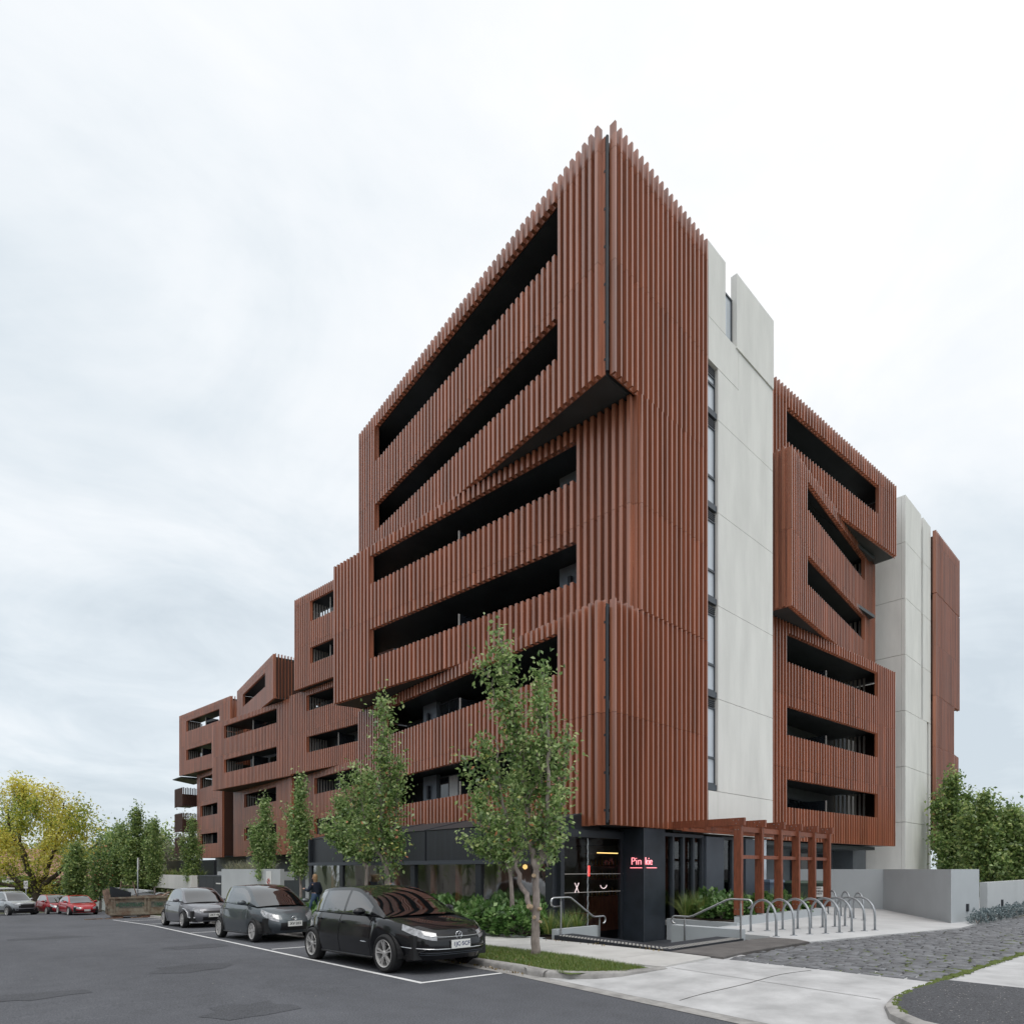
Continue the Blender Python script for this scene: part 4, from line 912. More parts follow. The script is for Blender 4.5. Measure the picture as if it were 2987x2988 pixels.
# ------------------------------------------------------------------ bins
def bin_(label, loc, rz, w_, d_, h, colr, lid, text=None):
    t_ = thing('wheelie_bin', label, 'bin', loc, rz); m = mat('bin_plastic', colr, .5, var=.15, vscale=4)
    g = G().hull8([(-w_ * .42, -d_ * .4, .1), (w_ * .42, -d_ * .4, .1), (w_ * .42, d_ * .4, .1), (-w_ * .42, d_ * .4, .1)], [(-w_ / 2, -d_ / 2, h * .88), (w_ / 2, -d_ / 2, h * .88), (w_ / 2, d_ / 2, h * .88), (-w_ / 2, d_ / 2, h * .88)]); g.build('body', m, t_)
    G().box(-w_ * .53, w_ * .53, -d_ * .54, d_ * .54, h * .885, h * .93).build('rim', m, t_)
    G().hull8([(-w_ * .52, -d_ * .53, h * .932), (w_ * .52, -d_ * .53, h * .932), (w_ * .52, d_ * .53, h * .932), (-w_ * .52, d_ * .53, h * .932)], [(-w_ * .45, -d_ * .4, h), (w_ * .45, -d_ * .4, h), (w_ * .45, d_ * .45, h), (-w_ * .45, d_ * .45, h)]).build('lid', mat('bin_lid', lid, .5), t_)
    for sx in (-1, 1):
        for sy in (-1, 1): G().lathe([(0, -.025), (.08, -.025), (.08, .025), (0, .025)], (sx * w_ * .36, sy * d_ * .33, .08), 'x', 12).build('wheel', M['rubber'], t_)
    if text:
        q = G().box(-.02, .42, -d_ * .5 - .012, -d_ * .49, h * .5, h * .82).build('sticker', M['plate'], t_)
        o = obj('print', text_mesh('GENERAL\nWASTE', .085, .001, M['ink'], bold=.002), t_); facing(o, (.2, -d_ * .5 - .016, h * .64), (1, 0, 0))
        o = obj('print', text_mesh('WASTE...', .055, .001, M['ink'], bold=.002), t_); facing(o, (.22, -d_ * .5 - .016, h * .77), (1, 0, 0))
    return t_
bin_('large dark green waste bin with white sticker behind the pergola', (22.95, 9.35, .128), math.radians(-32), 1.25, .75, 1.12, (.035, .055, .04), (.04, .07, .045), True)
bin_('narrow blue-grey bin left of the green waste bin', (22.55, 10.35, .128), math.radians(-35), .58, .6, 1.15, (.12, .17, .24), (.10, .15, .22))
# ------------------------------------------------------------------ grey boundary walls
wa = G().prism([(26.95, 11.3), (26.95, 8.1), (21.38, 4.70), (23.35, 4.42), (27.25, 7.85), (27.25, 11.3)], 0.0, 1.65).build('boundary_wall', M['render'], None)
tag(wa, 'smooth grey rendered wall behind the bicycle hoops', 'wall')
wb = thing('boundary_wall', 'lower grey wall along the lane below the right-hand tree', 'wall', (30, 4.5, 0), world=True)
G().box(24.35, 42, 4.40, 4.60, 0, 1.24).build('wall', M['render2'], wb); G().box(23.9, 24.1, 4.75, 4.95, 0, 1.3).build('gate_post', M['charcoal'], wb)
for (x, y, z) in ((22.4, 4.50, .42), (26.4, 4.35, .42)): tag(G().box(x, x + .12, y, y + .06, z, z + .22).build('wall_lamp', M['charcoal'], None), 'small black wall lamp low on the ' + ('tall' if x < 23 else 'lower') + ' grey wall', 'lamp')
tag(G().tube([(22.02, 8.5, .2), (22.02, 8.36, .2), (22.06, 8.32, .2), (22.06, 8.32, .14)], .035, 10).build('drain_pipe', M['plate'], None, True), 'white plastic pipe elbow at the end of the planter', 'pipe')
# ------------------------------------------------------------------ vehicles
def pch(xs, ys):
    """monotone cubic through the points"""
    xs = np.array(xs, float); ys = np.array(ys, float); h = np.diff(xs); d = np.diff(ys) / h; m = np.zeros(len(xs)); m[0], m[-1] = d[0], d[-1]
    for i in range(1, len(xs) - 1): m[i] = 0 if d[i - 1] * d[i] <= 0 else 2 * d[i - 1] * d[i] / (d[i - 1] + d[i])
    def f(x):
        x = min(max(x, xs[0]), xs[-1]); i = min(max(int(np.searchsorted(xs, x)) - 1, 0), len(h) - 1); t = (x - xs[i]) / h[i]
        return float(ys[i] * (2 * t**3 - 3 * t**2 + 1) + m[i] * h[i] * (t**3 - 2 * t**2 + t) + ys[i + 1] * (-2 * t**3 + 3 * t**2) + m[i + 1] * h[i] * (t**3 - t**2))
    return f
WHEELS = {}
def wheel_parts(r, wd, spokes, style):
    key = (r, wd, spokes, style)
    if key in WHEELS: return WHEELS[key]
    rr_ = r * .72
    ty = G().lathe([(rr_, -wd / 2 + .01), (r * .88, -wd / 2), (r * .97, -wd / 2 + .02), (r, -wd / 2 + .045), (r, wd / 2 - .045), (r * .97, wd / 2 - .02), (r * .88, wd / 2), (rr_, wd / 2 - .01)], (0, 0, 0), 'y', 36).mesh('tyre', M['rubber'], True, 35)
    rm = G().lathe([(rr_, wd / 2 - .012), (rr_ * .985, wd / 2 - .004), (rr_ * .93, wd / 2 - .01), (rr_ * .90, wd / 2 - .05), (rr_ * .88, -wd / 2 + .02)], (0, 0, 0), 'y', 32)
    o = wd / 2 - .012
    for k in range(spokes):
        t = 2 * math.pi * k / spokes; 
        for dt in ((0,) if style == 'single' else (-.16, .16)):
            a = t + dt * .6; b = t + dt; w0, w1 = (.030, .042) if style == 'single' else (.018, .024)
            if style == 'cover': w0, w1 = .03, .05
            p0 = Vector((math.cos(a) * rr_ * .18, 0, math.sin(a) * rr_ * .18)); p1 = Vector((math.cos(b) * rr_ * .95, 0, math.sin(b) * rr_ * .95)); s_ = Vector((-math.sin(b), 0, math.cos(b)))
            f0 = [p0 - s_ * w0 / 2 + Vector((0, o - .012, 0)), p0 + s_ * w0 / 2 + Vector((0, o - .012, 0)), p1 + s_ * w1 / 2 + Vector((0, o - .002, 0)), p1 - s_ * w1 / 2 + Vector((0, o - .002, 0))]
            rm.hull8([p - Vector((0, .03, 0)) for p in f0], f0)
    rm.lathe([(0, o), (rr_ * .14, o - .002), (rr_ * .22, o - .012), (rr_ * .24, o - .05)], (0, 0, 0), 'y', 20)
    rim = rm.mesh('rim', M['alloy'], False)
    hub = G().lathe([(rr_ * .87, -.02), (rr_ * .5, -.01), (0, -.01)], (0, 0, 0), 'y', 20).mesh('brake', M['blackplastic'])
    WHEELS[key] = (ty, rim, hub); return WHEELS[key]

def car(label, cat, loc, rz, P, name='parked_car', group=None):
    """lofted body: P holds proportions; x forward, y left, z up"""
    root = thing(name, label, cat, loc, rz, group)
    L, W, H = P['L'], P['W'], P['H']; r = P['r']; xf, xr = P['xf'], P['xr']            # axle positions
    F = P['front']; B = F - L                                                      # front and rear ends
    body = P['paint']; p_ = P.get('p', 4.6); sill = P.get('sill', .20)
    zsf = pch(*zip(*P['belt'])); zrf = pch(*zip(*P['roof'])); Ra = r + P.get('gap', .055)
    def zlow(x):
        z = sill + (.06 * max(0, (x - F + .5)) if x > F - .5 else 0)
        for xa in (xf, xr):
            dx = abs(x - xa)
            if dx < Ra: z = max(z, math.sqrt(Ra * Ra - dx * dx) + r - .03)
        return z
    fo = pch([0, .25, .5, .75, 1], P.get('nose', [-.10, -.02, 0, -.04, -.16])); ro = pch([0, .25, .5, .75, 1], P.get('tail', [.10, .02, 0, .03, .08]))
    wj = pch([0, .2, .45, .62, .85, 1], P.get('flank', [.945, .975, 1.0, .985, .955, .915]))
    # outline stations: uniform along the flanks, dense round the corners
    xi = []
    ys = np.linspace(0, .985, 9)
    fr = [(1 - y**p_)**(1 / p_) for y in ys]
    mid_ = np.linspace(-fr[-1], fr[-1], 74)
    xi = [-a for a in fr[:-1]] + list(mid_) + [a for a in fr[:-1]][::-1]
    NJ = 12; js = np.linspace(0, 1, NJ)
    def S(k, j, side=1):
        f0, r0 = F + fo(j), B + ro(j); xm, a = (f0 + r0) / 2, (f0 - r0) / 2
        x = xm + k * a; y = W / 2 * wj(j) * max(0, 1 - abs(k)**p_)**(1 / p_)
        taper = P.get('taper', .07); y *= 1 - taper * max(0, (abs(k) - .45) / .55)**2
        zl = zlow(x); zt = zsf(x); return Vector((x, y * side, zl + (zt - zl) * j))
    def kx(x, j=.6): return min(1, max(-1, (x - (F + fo(j) + B + ro(j)) / 2) / ((F + fo(j) - B - ro(j)) / 2)))
    g = G()
    rows = [[S(k, j, 1) for k in xi] for j in js]; g.grid([row[::-1] for row in rows])
    rows2 = [[S(k, j, -1) for k in xi] for j in js]; g.grid(rows2)
    # deck (bonnet / boot) closing the shell at belt height
    crown = P.get('crown', .035); top = []
    for k in xi:
        a = S(k, 1, 1); row = []
        for y in np.linspace(1, -1, 11): row.append((a.x, a.y * y, a.z + crown * (1 - y**4) * min(1, a.y / (W * .3))))
        top.append(row)
    g.grid(top)
    # greenhouse
    xs = [p[0] for p in P['roof']]; x0, x1 = xs[-1], xs[0]; xw, xb = P['ws_top'], P['rw_top']      # cowl, tail, top of windscreen, top of backlight
    def gb(x): return min(S(kx(x, 1), 1, 1).y - .035, W / 2 * .90)
    def gh(x, u, side=1):
        """u 0..1 flank of the glasshouse, 1..2 roof to the centre line"""
        zb = zsf(x) + .012; zt = max(zrf(x), zb + .002); wb = gb(x); full = H - zsf((xw + xb) / 2); wt = wb - P.get('tumble', .17) * (zt - zb) / full
        if u <= 1:
            return Vector((x, side * (wb + (wt - wb) * u - .0 + .018 * math.sin(math.pi * u)), zb + (zt - zb) * u))
        q = 2 - u; bow = P.get('bow', .10) * (1 - q * q)
        cx_ = bow * (1 if x > xw else (x - xb) / (xw - xb) * 2 - 1 if x > xb else -1)
        cx_ *= .25 if xb < x < xw else .25 + .75 * min(1, abs(x - (xw if x >= xw else xb)) / .3)
        return Vector((x + cx_, side * wt * q, zt + P.get('rcrown', .035) * (1 - q * q)))
    st_ = sorted(set([x1, x0, xw, xb] + list(np.linspace(x1, xb, 10)) + list(np.linspace(xb, xw, 22)) + list(np.linspace(xw, x0, 14))))
    us = [0, .07, .3, .6, .88, 1.0, 1.09, 1.3, 1.6, 2.0]
    ws, bl = G(), G(); side_g = {}
    Wn = P['windows']     # list of (x_from, x_to) from rear to front
    def put(gx, i, j, side):
        a, b, c, d = gh(st_[i], us[j], side), gh(st_[i + 1], us[j], side), gh(st_[i + 1], us[j + 1], side), gh(st_[i], us[j + 1], side)
        gx.poly([a, b, c, d] if side < 0 else [a, d, c, b])
    for side in (1, -1):
        for i in range(len(st_) - 1):
            xm = (st_[i] + st_[i + 1]) / 2
            for j in range(len(us) - 1):
                um = (us[j] + us[j + 1]) / 2; tgt = g
                if um > 1.09 and xm > xw and xm < x0 - .03: tgt = ws
                elif um > 1.09 and xm < xb and xm > x1 + P.get('rw_bottom', .12): tgt = bl
                elif .07 < um < .88:
                    for n_, (a, b) in enumerate(Wn):
                        if a < xm < b and zrf(xm) - zsf(xm) > .10: tgt = side_g.setdefault((side, n_), G())
                put(tgt, i, j, side)
    g.build('body', body, root, True, 34, weld=2e-4); ws.build('windscreen', M['carglass'], root, True, weld=2e-4)
    if bl.v: bl.build('rear_window', M['carglass'], root, True, weld=2e-4)
    for q in side_g.values(): q.build('side_window', M['carglass'], root, True, weld=2e-4)
    # dark underside and wheel wells
    g = G().box(B + .25, F - .25, -W * .40, W * .40, .24, .62); g.build('underbody', M['blackplastic'], root)
    for xa in (xf, xr):
        for sd in (1, -1):
            rows = [[(xa + Ra * 1.02 * math.cos(t), sd * (W / 2 * y), r - .03 + Ra * 1.02 * math.sin(t)) for t in np.linspace(-.1, math.pi + .1, 16)] for y in (.55, .93)]
            G().grid(rows).poly([(xa - Ra, sd * W * .28, .2), (xa + Ra, sd * W * .28, .2), (xa + Ra, sd * W * .28, r + Ra), (xa - Ra, sd * W * .28, r + Ra)]).build('wheel_arch', M['blackplastic'], root)
    # wheels
    ty, rim, hub = wheel_parts(r, P.get('ww', .205), P.get('spokes', 10), P.get('style', 'single'))
    for xa in (xf, xr):
        for sd in (1, -1):
            w_ = bpy.data.objects.new('wheel', None); COL.objects.link(w_); w_.parent = root; w_.location = (xa, sd * (W / 2 - .115), r); w_.rotation_euler = (R.uniform(0, 0), 0, 0 if sd > 0 else math.pi)
            if xa == xf and P.get('steer'): w_.rotation_euler.z += P['steer']
            for nm, me in (('tyre', ty), ('rim', rim), ('brake', hub)): obj(nm, me, w_).rotation_euler = (0, .4 * sd + xa, 0)
    # --- details laid on the body surface
    def on(k, j, side, off=.006):
        a = S(k, j, side); e = 1e-3; du = S(min(1, k + e), j, side) - S(max(-1, k - e), j, side); dv = S(k, min(1, j + e), side) - S(k, max(0, j - e), side)
        n = du.cross(dv); n = n.normalized() if n.length > 1e-12 else Vector((1, 0, 0))
        if n.x * (1 if abs(k) > .97 else 0) * k + n.y * side < 0: n = -n
        return a + n * off
    def ky(y, j): # station on the front end at half-width y
        q = min(.999, abs(y) / (W / 2 * wj(j) * (1 - P.get('taper', .07)))); return (1 - q**p_)**(1 / p_)
    def jz(z, x): zl, zt = zlow(x), zsf(x); return min(1, max(0, (z - zl) / (zt - zl)))
    def patch(k0, k1, ja, jb, side, m, name, nk=10, nj=5, off=.006, fn=None):
        rows = []
        for b in np.linspace(0, 1, nj): rows.append([on(k0 + (k1 - k0) * t, (ja[0] + (ja[1] - ja[0]) * t) * (1 - b) + (jb[0] + (jb[1] - jb[0]) * t) * b, side, off) for t in np.linspace(0, 1, nk)])
        return G().grid(rows if side < 0 else [r_[::-1] for r_ in rows]).build(name, m, root, True)
    def front(y0, y1, z0, z1, m, name, ny=10, nz=3, off=.008, rear=False):
        e = -1 if rear else 1; x = (F if not rear else B) - .05 * e; rows = []
        for z in np.linspace(z0, z1, nz):
            row = []
            for y in np.linspace(y0, y1, ny):
                j = jz(z, x); q = on(e * ky(y, j), j, 1 if y >= 0 else -1, off); row.append(Vector((q.x, q.y, z)))
            rows.append(row)
        return G().grid(rows[::-1] if not rear else rows).build(name, m, root, True)
    def line(pts, m, name, r_=.006): return G().tube(pts, r_, 5).build(name, m, root, True)
    # door seams and sill line
    for sd in (1, -1):
        for x in P['seams']:
            jj = [j for j in np.linspace(.06, 1, 10) if True]; line([on(kx(x + (P.get('seam_rake', 0)) * (j - .5), j), j, sd, .0015) for j in jj], M['ink'], 'door_seam', .0045)
        for x in P['handles']:
            a = on(kx(x, .82), .82, sd, .02); G().hull8([a + Vector((-.09, 0, -.016)), a + Vector((.09, 0, -.016)), a + Vector((.09, 0, .016)), a + Vector((-.09, 0, .016))], [a + Vector((-.075, .022 * sd, -.012)), a + Vector((.075, .022 * sd, -.012)), a + Vector((.075, .022 * sd, .012)), a + Vector((-.075, .022 * sd, .012))]).build('door_handle', body, root, True, 40)
        # mirror
        mx_ = P['mirror']; b0 = gh(mx_, .0, sd) + Vector((0, .02 * sd, .02)); c = b0 + Vector((.02, .135 * sd, .055))
        rows = []
        for t in np.linspace(0, math.pi, 9):
            rr_ = math.sin(t); rows.append([(c.x + .065 * rr_ * math.cos(a), c.y - .115 * math.cos(t) * sd, c.z + .068 * rr_ * math.sin(a)) for a in np.linspace(0, 2 * math.pi, 13)])
        gm = G().grid(rows); gm.tube([b0 - Vector((0, .03 * sd, .01)), c - Vector((0, .05 * sd, .03))], .022, 6); gm.build('mirror', P.get('mirror_paint', body), root, True)
        # lamps
        k0, k1 = ky(P['lamp'][0], .85), kx(P['lamp'][1], .85); ja, jb = P['lamp'][2], P['lamp'][3]
        patch(k0, k1, ja, jb, sd, M['lamp_clear'], 'headlight', 12, 6, .008)
        patch(-ky(P['tail_lamp'][0], .85), kx(P['tail_lamp'][1], .85), P['tail_lamp'][2], P['tail_lamp'][3], sd, M['lamp_red'], 'tail_light', 10, 5, .008)
        line([on(kx(x, .03), .03, sd, .004) for x in np.linspace(xr + Ra + .03, xf - Ra - .03, 8)], M['blackplastic'], 'sill_trim', .02)
    for it in P.get('fronts', []): front(*it)
    for it in P.get('front_lines', []):
        y0, y1, z, m, r_ = it; x = F - .05; j = jz(z, x); line([on(ky(y, j), j, 1 if y >= 0 else -1, .010) for y in np.linspace(y0, y1, 13)], m, 'trim_strip', r_)
    if P.get('plate'):
        txt, z, dark = P['plate']; j = jz(z, F - .05); a = on(1.0, j, 1, 0); x = a.x + .03
        pl = G().box(x - .01, x, -.186, .186, z - .067, z + .067).build('number_plate', M['plate'], root)
        t_ = obj('lettering', text_mesh(txt, .092, .001, M['inkblue'] if dark else M['ink'], bold=.0015, space=1.05), root); facing(t_, (x + .002, .012, z), (0, 1, 0))
    return root, on, ky, kx, jz, front, line, S
blk = paint('black_car_paint', (0.0035, 0.004, 0.006)); 
hatch = dict(L=4.44, W=1.80, H=1.40, r=.316, xf=1.44, xr=-1.32, front=2.35, paint=blk, crown=.035, taper=.10, p=4.2,
    belt=[(-2.2, .84), (-1.9, .90), (-1.3, .93), (0, .905), (1.0, .89), (1.3, .87), (1.9, .77), (2.38, .64)],
    roof=[(-2.02, .92), (-1.85, 1.06), (-1.62, 1.27), (-1.42, 1.35), (-.9, 1.39), (-.2, 1.397), (.10, 1.375), (.38, 1.30), (1.0, 1.01), (1.29, .872)],
    ws_top=.15, rw_top=-1.55, rw_bottom=.10, windows=[(-1.72, -1.12), (-1.06, -.20), (-.09, .86)], seams=(-1.02, -.14, .98), handles=(-.95, -.04), mirror=.72,
    lamp=(.40, 1.82, (.70, .86), (.93, 1.0)), tail_lamp=(.55, -1.92, (.62, .66), (.90, .92)), spokes=5, style='twin', ww=.215,
    nose=[-.14, -.03, 0, -.02, -.10], tail=[.10, .02, 0, .05, .10], flank=[.94, .97, 1.0, .985, .955, .90], tumble=.20, seam_rake=.0)
hatch['fronts'] = [(-.52, .52, .565, .63, M['blackplastic'], 'grille', 14, 3), (-.56, .56, .30, .375, M['blackplastic'], 'lower_grille', 14, 3)]
hatch['front_lines'] = [(-.55, .55, .585, M['chrome'], .007), (-.82, .82, .405, M['chrome'], .010), (-.6, .6, .345, M['frame'], .006), (-.6, .6, .318, M['frame'], .006)]
hatch['plate'] = ('1JC·5CF', .47, True); hatch['steer'] = math.radians(4)
def park(label, cat, u, v, deg, P, z=None, slope=None, **k):
    """nose towards the camera end of the street; deg = heading off the -y axis"""
    a = math.radians(-90 - deg) ; s_ = u * S2.x + v * S2.y; sl = math.atan2(zr(s_ + 1.2) - zr(s_ - 1.2), 2.4) if slope is None else slope
    out_ = car(label, cat, (u, v, zr(s_) if z is None else z), a, P, **k); out_[0].rotation_euler = (0, sl, a); return out_
root, on, ky, kx, jz, front, line, S_ = park('glossy black hatchback nearest the camera with ten-spoke wheels', 'car', 6.53, 10.42, 2.0, hatch, group='cars parked along the kerb')
# round badge: ring with the two letters stacked
zb = .605; xb_ = on(1.0, jz(zb, 2.3), 1, 0).x + .022; ring = [(xb_, .062 * math.cos(t), zb + .062 * math.sin(t)) for t in np.linspace(0, 2 * math.pi, 25)]
G().lathe([(0, 0), (.064, 0), (.064, .004), (0, .004)], (xb_ - .012, 0, zb), 'x', 24).build('badge_disc', M['blackplastic'], root)
G().tube(ring, .007, 6, False).build('badge_ring', M['chrome'], root, True)
bp = lambda y, z: (xb_, y, zb + z)
G().tube([bp(-.030, .052), bp(0, .004), bp(.030, .052)], .006, 6).build('badge_letter', M['chrome'], root)
G().tube([bp(-.056, .02), bp(-.027, -.05), bp(0, .0), bp(.027, -.05), bp(.056, .02)], .006, 6).build('badge_letter', M['chrome'], root)
# dark grey small hatch
grey1 = paint('dark_blue_grey_paint', (0.095, 0.112, 0.125), .5)
small = dict(hatch); small.update(L=3.90, W=1.695, H=1.475, r=.292, xf=1.245, xr=-1.245, front=2.0, paint=grey1, p=3.6, taper=.14,
    belt=[(-1.95, .88), (-1.6, .98), (-1.0, 1.0), (0, .955), (.9, .925), (1.2, .90), (1.6, .80), (2.0, .64)],
    roof=[(-1.80, .99), (-1.62, 1.16), (-1.42, 1.33), (-1.2, 1.42), (-.7, 1.468), (-.1, 1.47), (.15, 1.44), (.4, 1.36), (.98, 1.05), (1.25, .905)],
    ws_top=.18, rw_top=-1.35, windows=[(-1.50, -.78), (-.68, .86)], seams=(-.98, -.73, .98), handles=(-.98, -.62), mirror=.72, lamp=(.36, 1.50, (.66, .80), (.95, .98)),
    tail_lamp=(.5, -1.72, (.66, .70), (.92, .95)), spokes=7, style='cover', ww=.19, nose=[-.16, -.04, 0, -.03, -.14], gap=.05)
small['fronts'] = [(-.34, .34, .30, .50, M['blackplastic'], 'lower_grille', 12, 4), (-.36, .36, .60, .63, M['blackplastic'], 'grille', 10, 3)]
small['front_lines'] = [(-.7, .7, .27, M['frame'], .006)]; small['plate'] = ('XV·203', .47, False); small['steer'] = 0
root, on, ky, kx, jz, front, line, S_ = park('dark grey small hatchback parked between the black and the silver-grey cars', 'car', 7.22, 17.8, .5, small, group='cars parked along the kerb')
zb = .60; xb_ = on(1.0, jz(zb, 1.9), 1, 0).x + .02; G().tube([(xb_, .065 * math.cos(t), zb + .052 * math.sin(t)) for t in np.linspace(0, 2 * math.pi, 21)], .008, 6, False).build('badge_ring', M['chrome'], root, True)
G().tube([(xb_, -.055, zb + .01), (xb_, 0, zb - .02), (xb_, .055, zb + .01)], .007, 6).build('badge_wing', M['chrome'], root)
# grey sedan
grey2 = paint('grey_metallic_paint', (0.20, 0.203, 0.222), .5)
sedan = dict(hatch); sedan.update(L=4.49, W=1.755, H=1.465, r=.316, xf=1.36, xr=-1.28, front=2.25, paint=grey2, p=3.8, taper=.13,
    belt=[(-2.3, .88), (-2.0, .96), (-1.4, .97), (0, .945), (.9, .93), (1.2, .90), (1.75, .79), (2.25, .66)],
    roof=[(-1.85, .985), (-1.55, 1.10), (-1.15, 1.30), (-.85, 1.395), (-.4, 1.45), (0, 1.458), (.2, 1.435), (.45, 1.36), (1.0, 1.05), (1.27, .905)],
    ws_top=.24, rw_top=-.95, rw_bottom=.08, windows=[(-1.42, -.66), (-.56, .92)], seams=(-.98, -.61, 1.02), handles=(-.92, -.48), mirror=.80, lamp=(.40, 1.90, (.66, .74), (.92, .93)),
    tail_lamp=(.45, -1.95, (.60, .66), (.88, .92)), spokes=10, style='single', ww=.205)
sedan['fronts'] = [(-.36, .36, .27, .40, M['blackplastic'], 'lower_grille', 12, 4), (-.34, .34, .55, .62, M['blackplastic'], 'grille', 10, 3)]
sedan['front_lines'] = [(-.72, -.55, .37, M['lamp_clear'], .03), (.55, .72, .37, M['lamp_clear'], .03)]; sedan['plate'] = ('ZKT·48', .46, False); sedan['steer'] = 0
park('silver-grey sedan parked furthest along the kerb in front of the skip', 'car', 8.14, 26.7, 1.5, sedan, group='cars parked along the kerb')
# black coupe beyond the skip, facing away
coupe = dict(sedan); coupe.update(L=4.5, W=1.86, H=1.28, paint=blk, front=2.25, belt=[(-2.3, .86), (-1.9, .93), (0, .88), (1.0, .86), (1.4, .82), (2.25, .6)],
    roof=[(-1.9, .95), (-1.4, 1.10), (-.8, 1.24), (-.3, 1.275), (.1, 1.25), (.4, 1.17), (.95, .93), (1.15, .865)], ws_top=.2, rw_top=-.8, windows=[(-1.3, .85)], seams=(-.5, .95), handles=(-.4,), plate=None)

# red sedan and red hatch at the far kerb, silver utility with canopy
red1 = paint('red_car_paint', (0.42, 0.012, 0.02)); red2 = paint('dark_red_car_paint', (0.28, 0.010, 0.016)); silver = paint('silver_car_paint', (0.42, 0.44, 0.46), .5)
old = dict(sedan); old.update(L=4.86, W=1.80, H=1.37, paint=red1, front=2.45, belt=[(-2.4, .80), (-2.0, .88), (0, .86), (1.0, .86), (1.4, .83), (1.9, .74), (2.45, .60)],
    roof=[(-1.7, .90), (-1.3, 1.12), (-.9, 1.28), (-.4, 1.345), (0, 1.35), (.3, 1.30), (.95, .98), (1.22, .85)], ws_top=.25, rw_top=-.85, windows=[(-1.25, -.5), (-.42, .85)], lamp=(.34, 2.0, (.62, .66), (.92, .95)), plate=('PYX·184', .40, False))
old['fronts'] = [(-.58, .58, .30, .37, M['blackplastic'], 'lower_grille', 12, 3), (-.58, .58, .415, .44, M['blackplastic'], 'bumper_strip', 12, 2)]; old['front_lines'] = []

park('red sedan with wide low nose facing the camera beside the skip', 'car', 8.75, 55.0, -5, old, slope=0, group='cars at the far kerb')
hb = dict(small); hb.update(paint=red2, plate=None, L=4.3, W=1.8, H=1.46, r=.31); park('dark red hatchback half hidden behind the red sedan', 'car', 8.1, 60.2, -8, hb, slope=0, group='cars at the far kerb')
ute = dict(sedan); ute.update(L=5.25, W=1.85, H=1.80, r=.38, xf=1.62, xr=-1.53, front=2.55, paint=silver, sill=.42, gap=.09, p=5.0, taper=.08, ww=.26,
    belt=[(-2.7, 1.12), (-1.5, 1.16), (0, 1.15), (1.0, 1.13), (1.3, 1.12), (2.0, 1.05), (2.55, .95)],
    roof=[(-2.62, 1.22), (-2.55, 1.62), (-2.4, 1.78), (-1.0, 1.80), (.1, 1.79), (.35, 1.74), (.55, 1.66), (1.05, 1.30), (1.3, 1.13)], ws_top=.40, rw_top=-2.45, windows=[(-2.35, -.95), (-.80, -.05), (.03, 1.0)], seams=(-.85, -.02, 1.05), handles=(-.7, .12), mirror=.9,
    lamp=(.5, 2.0, (.70, .78), (.97, .98)), tail_lamp=(.6, -2.4, (.4, .4), (.9, .9)), spokes=6, plate=None, nose=[-.1, -.02, 0, -.01, -.06])
ute['fronts'] = [(-.5, .5, .62, .90, M['blackplastic'], 'grille', 10, 3), (-.6, .6, .45, .55, M['blackplastic'], 'lower_grille', 10, 3)]; ute['front_lines'] = []
rt = park('silver utility with canopy and roof rack at the left edge', 'ute', 5.6, 61.5, -16, ute, slope=0, group='cars at the far kerb')[0]
g = G()
for y in (-.6, .6): g.bar((-2.2, y, 1.9), (.1, y, 1.9), .04, .05)
for x in (-2.1, -1.4, -.7, 0): g.bar((x, -.62, 1.93), (x, .62, 1.93), .05, .03)
g.build('roof_rack', M['blackplastic'], rt); G().box(-1.9, -.7, -.5, .5, 1.95, 2.05).build('roof_cargo', M['plate'], rt)
def at(T_, y): x = (T_ - 1493.5) / 1870 * y; return SU * x + CU * y, -CU * x + SU * y      # point at picture bearing T_ and distance y
coupe['front'] = 2.25; c_ = car('low black sports coupe seen over the skip', 'car', (*at(428, 46.5), -1.30), math.radians(128), coupe)[0]
white_ = dict(small); white_.update(paint=silver, plate=None); park('pale car cut off by the left picture edge behind the ute', 'car', 2.4, 66.5, -16, white_, slope=0, group='cars at the far kerb')
# ------------------------------------------------------------------ trees and plants
GREEN = leaf_mat('pear_leaf', [(0, (0.1111, 0.1942, 0.0641)), (0.3, (0.213, 0.3302, 0.1077)), (0.6, (0.3333, 0.466, 0.1665)), (0.84, (0.5001, 0.641, 0.2817)), (1, (0.7038, 0.7573, 0.3586))], .5)
GREEN_A = leaf_mat('pear_leaf_autumn', [(0, (0.1111, 0.1942, 0.0641)), (0.3, (0.213, 0.3302, 0.1077)), (0.55, (0.3333, 0.466, 0.1665)), (0.8, (0.5001, 0.6215, 0.2562)), (0.93, (0.7778, 0.738, 0.2306)), (0.97, (0.7407, 0.2913, 0.1537)), (1, (0.7407, 0.2137, 0.1537))], .5)
DARKG = leaf_mat('dark_pear_leaf', [(0, (0.1071, 0.1794, 0.0608)), (0.5, (0.2277, 0.3348, 0.1087)), (0.85, (0.4016, 0.5142, 0.1739)), (1, (0.6427, 0.6933, 0.2606))], .45)
YEL = leaf_mat('golden_elm_leaf', [(0, (0.4324, 0.3928, 0.095)), (0.3, (0.7485, 0.6148, 0.119)), (0.7, (0.85, 0.8197, 0.1664)), (1, (0.85, 0.85, 0.3328))], .5)
YGRN = leaf_mat('elm_leaf_green', [(0, (0.1485, 0.2228, 0.0416)), (0.5, (0.3341, 0.4084, 0.0624)), (1, (0.6683, 0.6311, 0.0935))], .5)
PALEG = leaf_mat('gum_leaf', [(0, (0.1375, 0.1625, 0.0938)), (0.5, (0.2375, 0.25, 0.15)), (1, (0.375, 0.3375, 0.225))], .3)
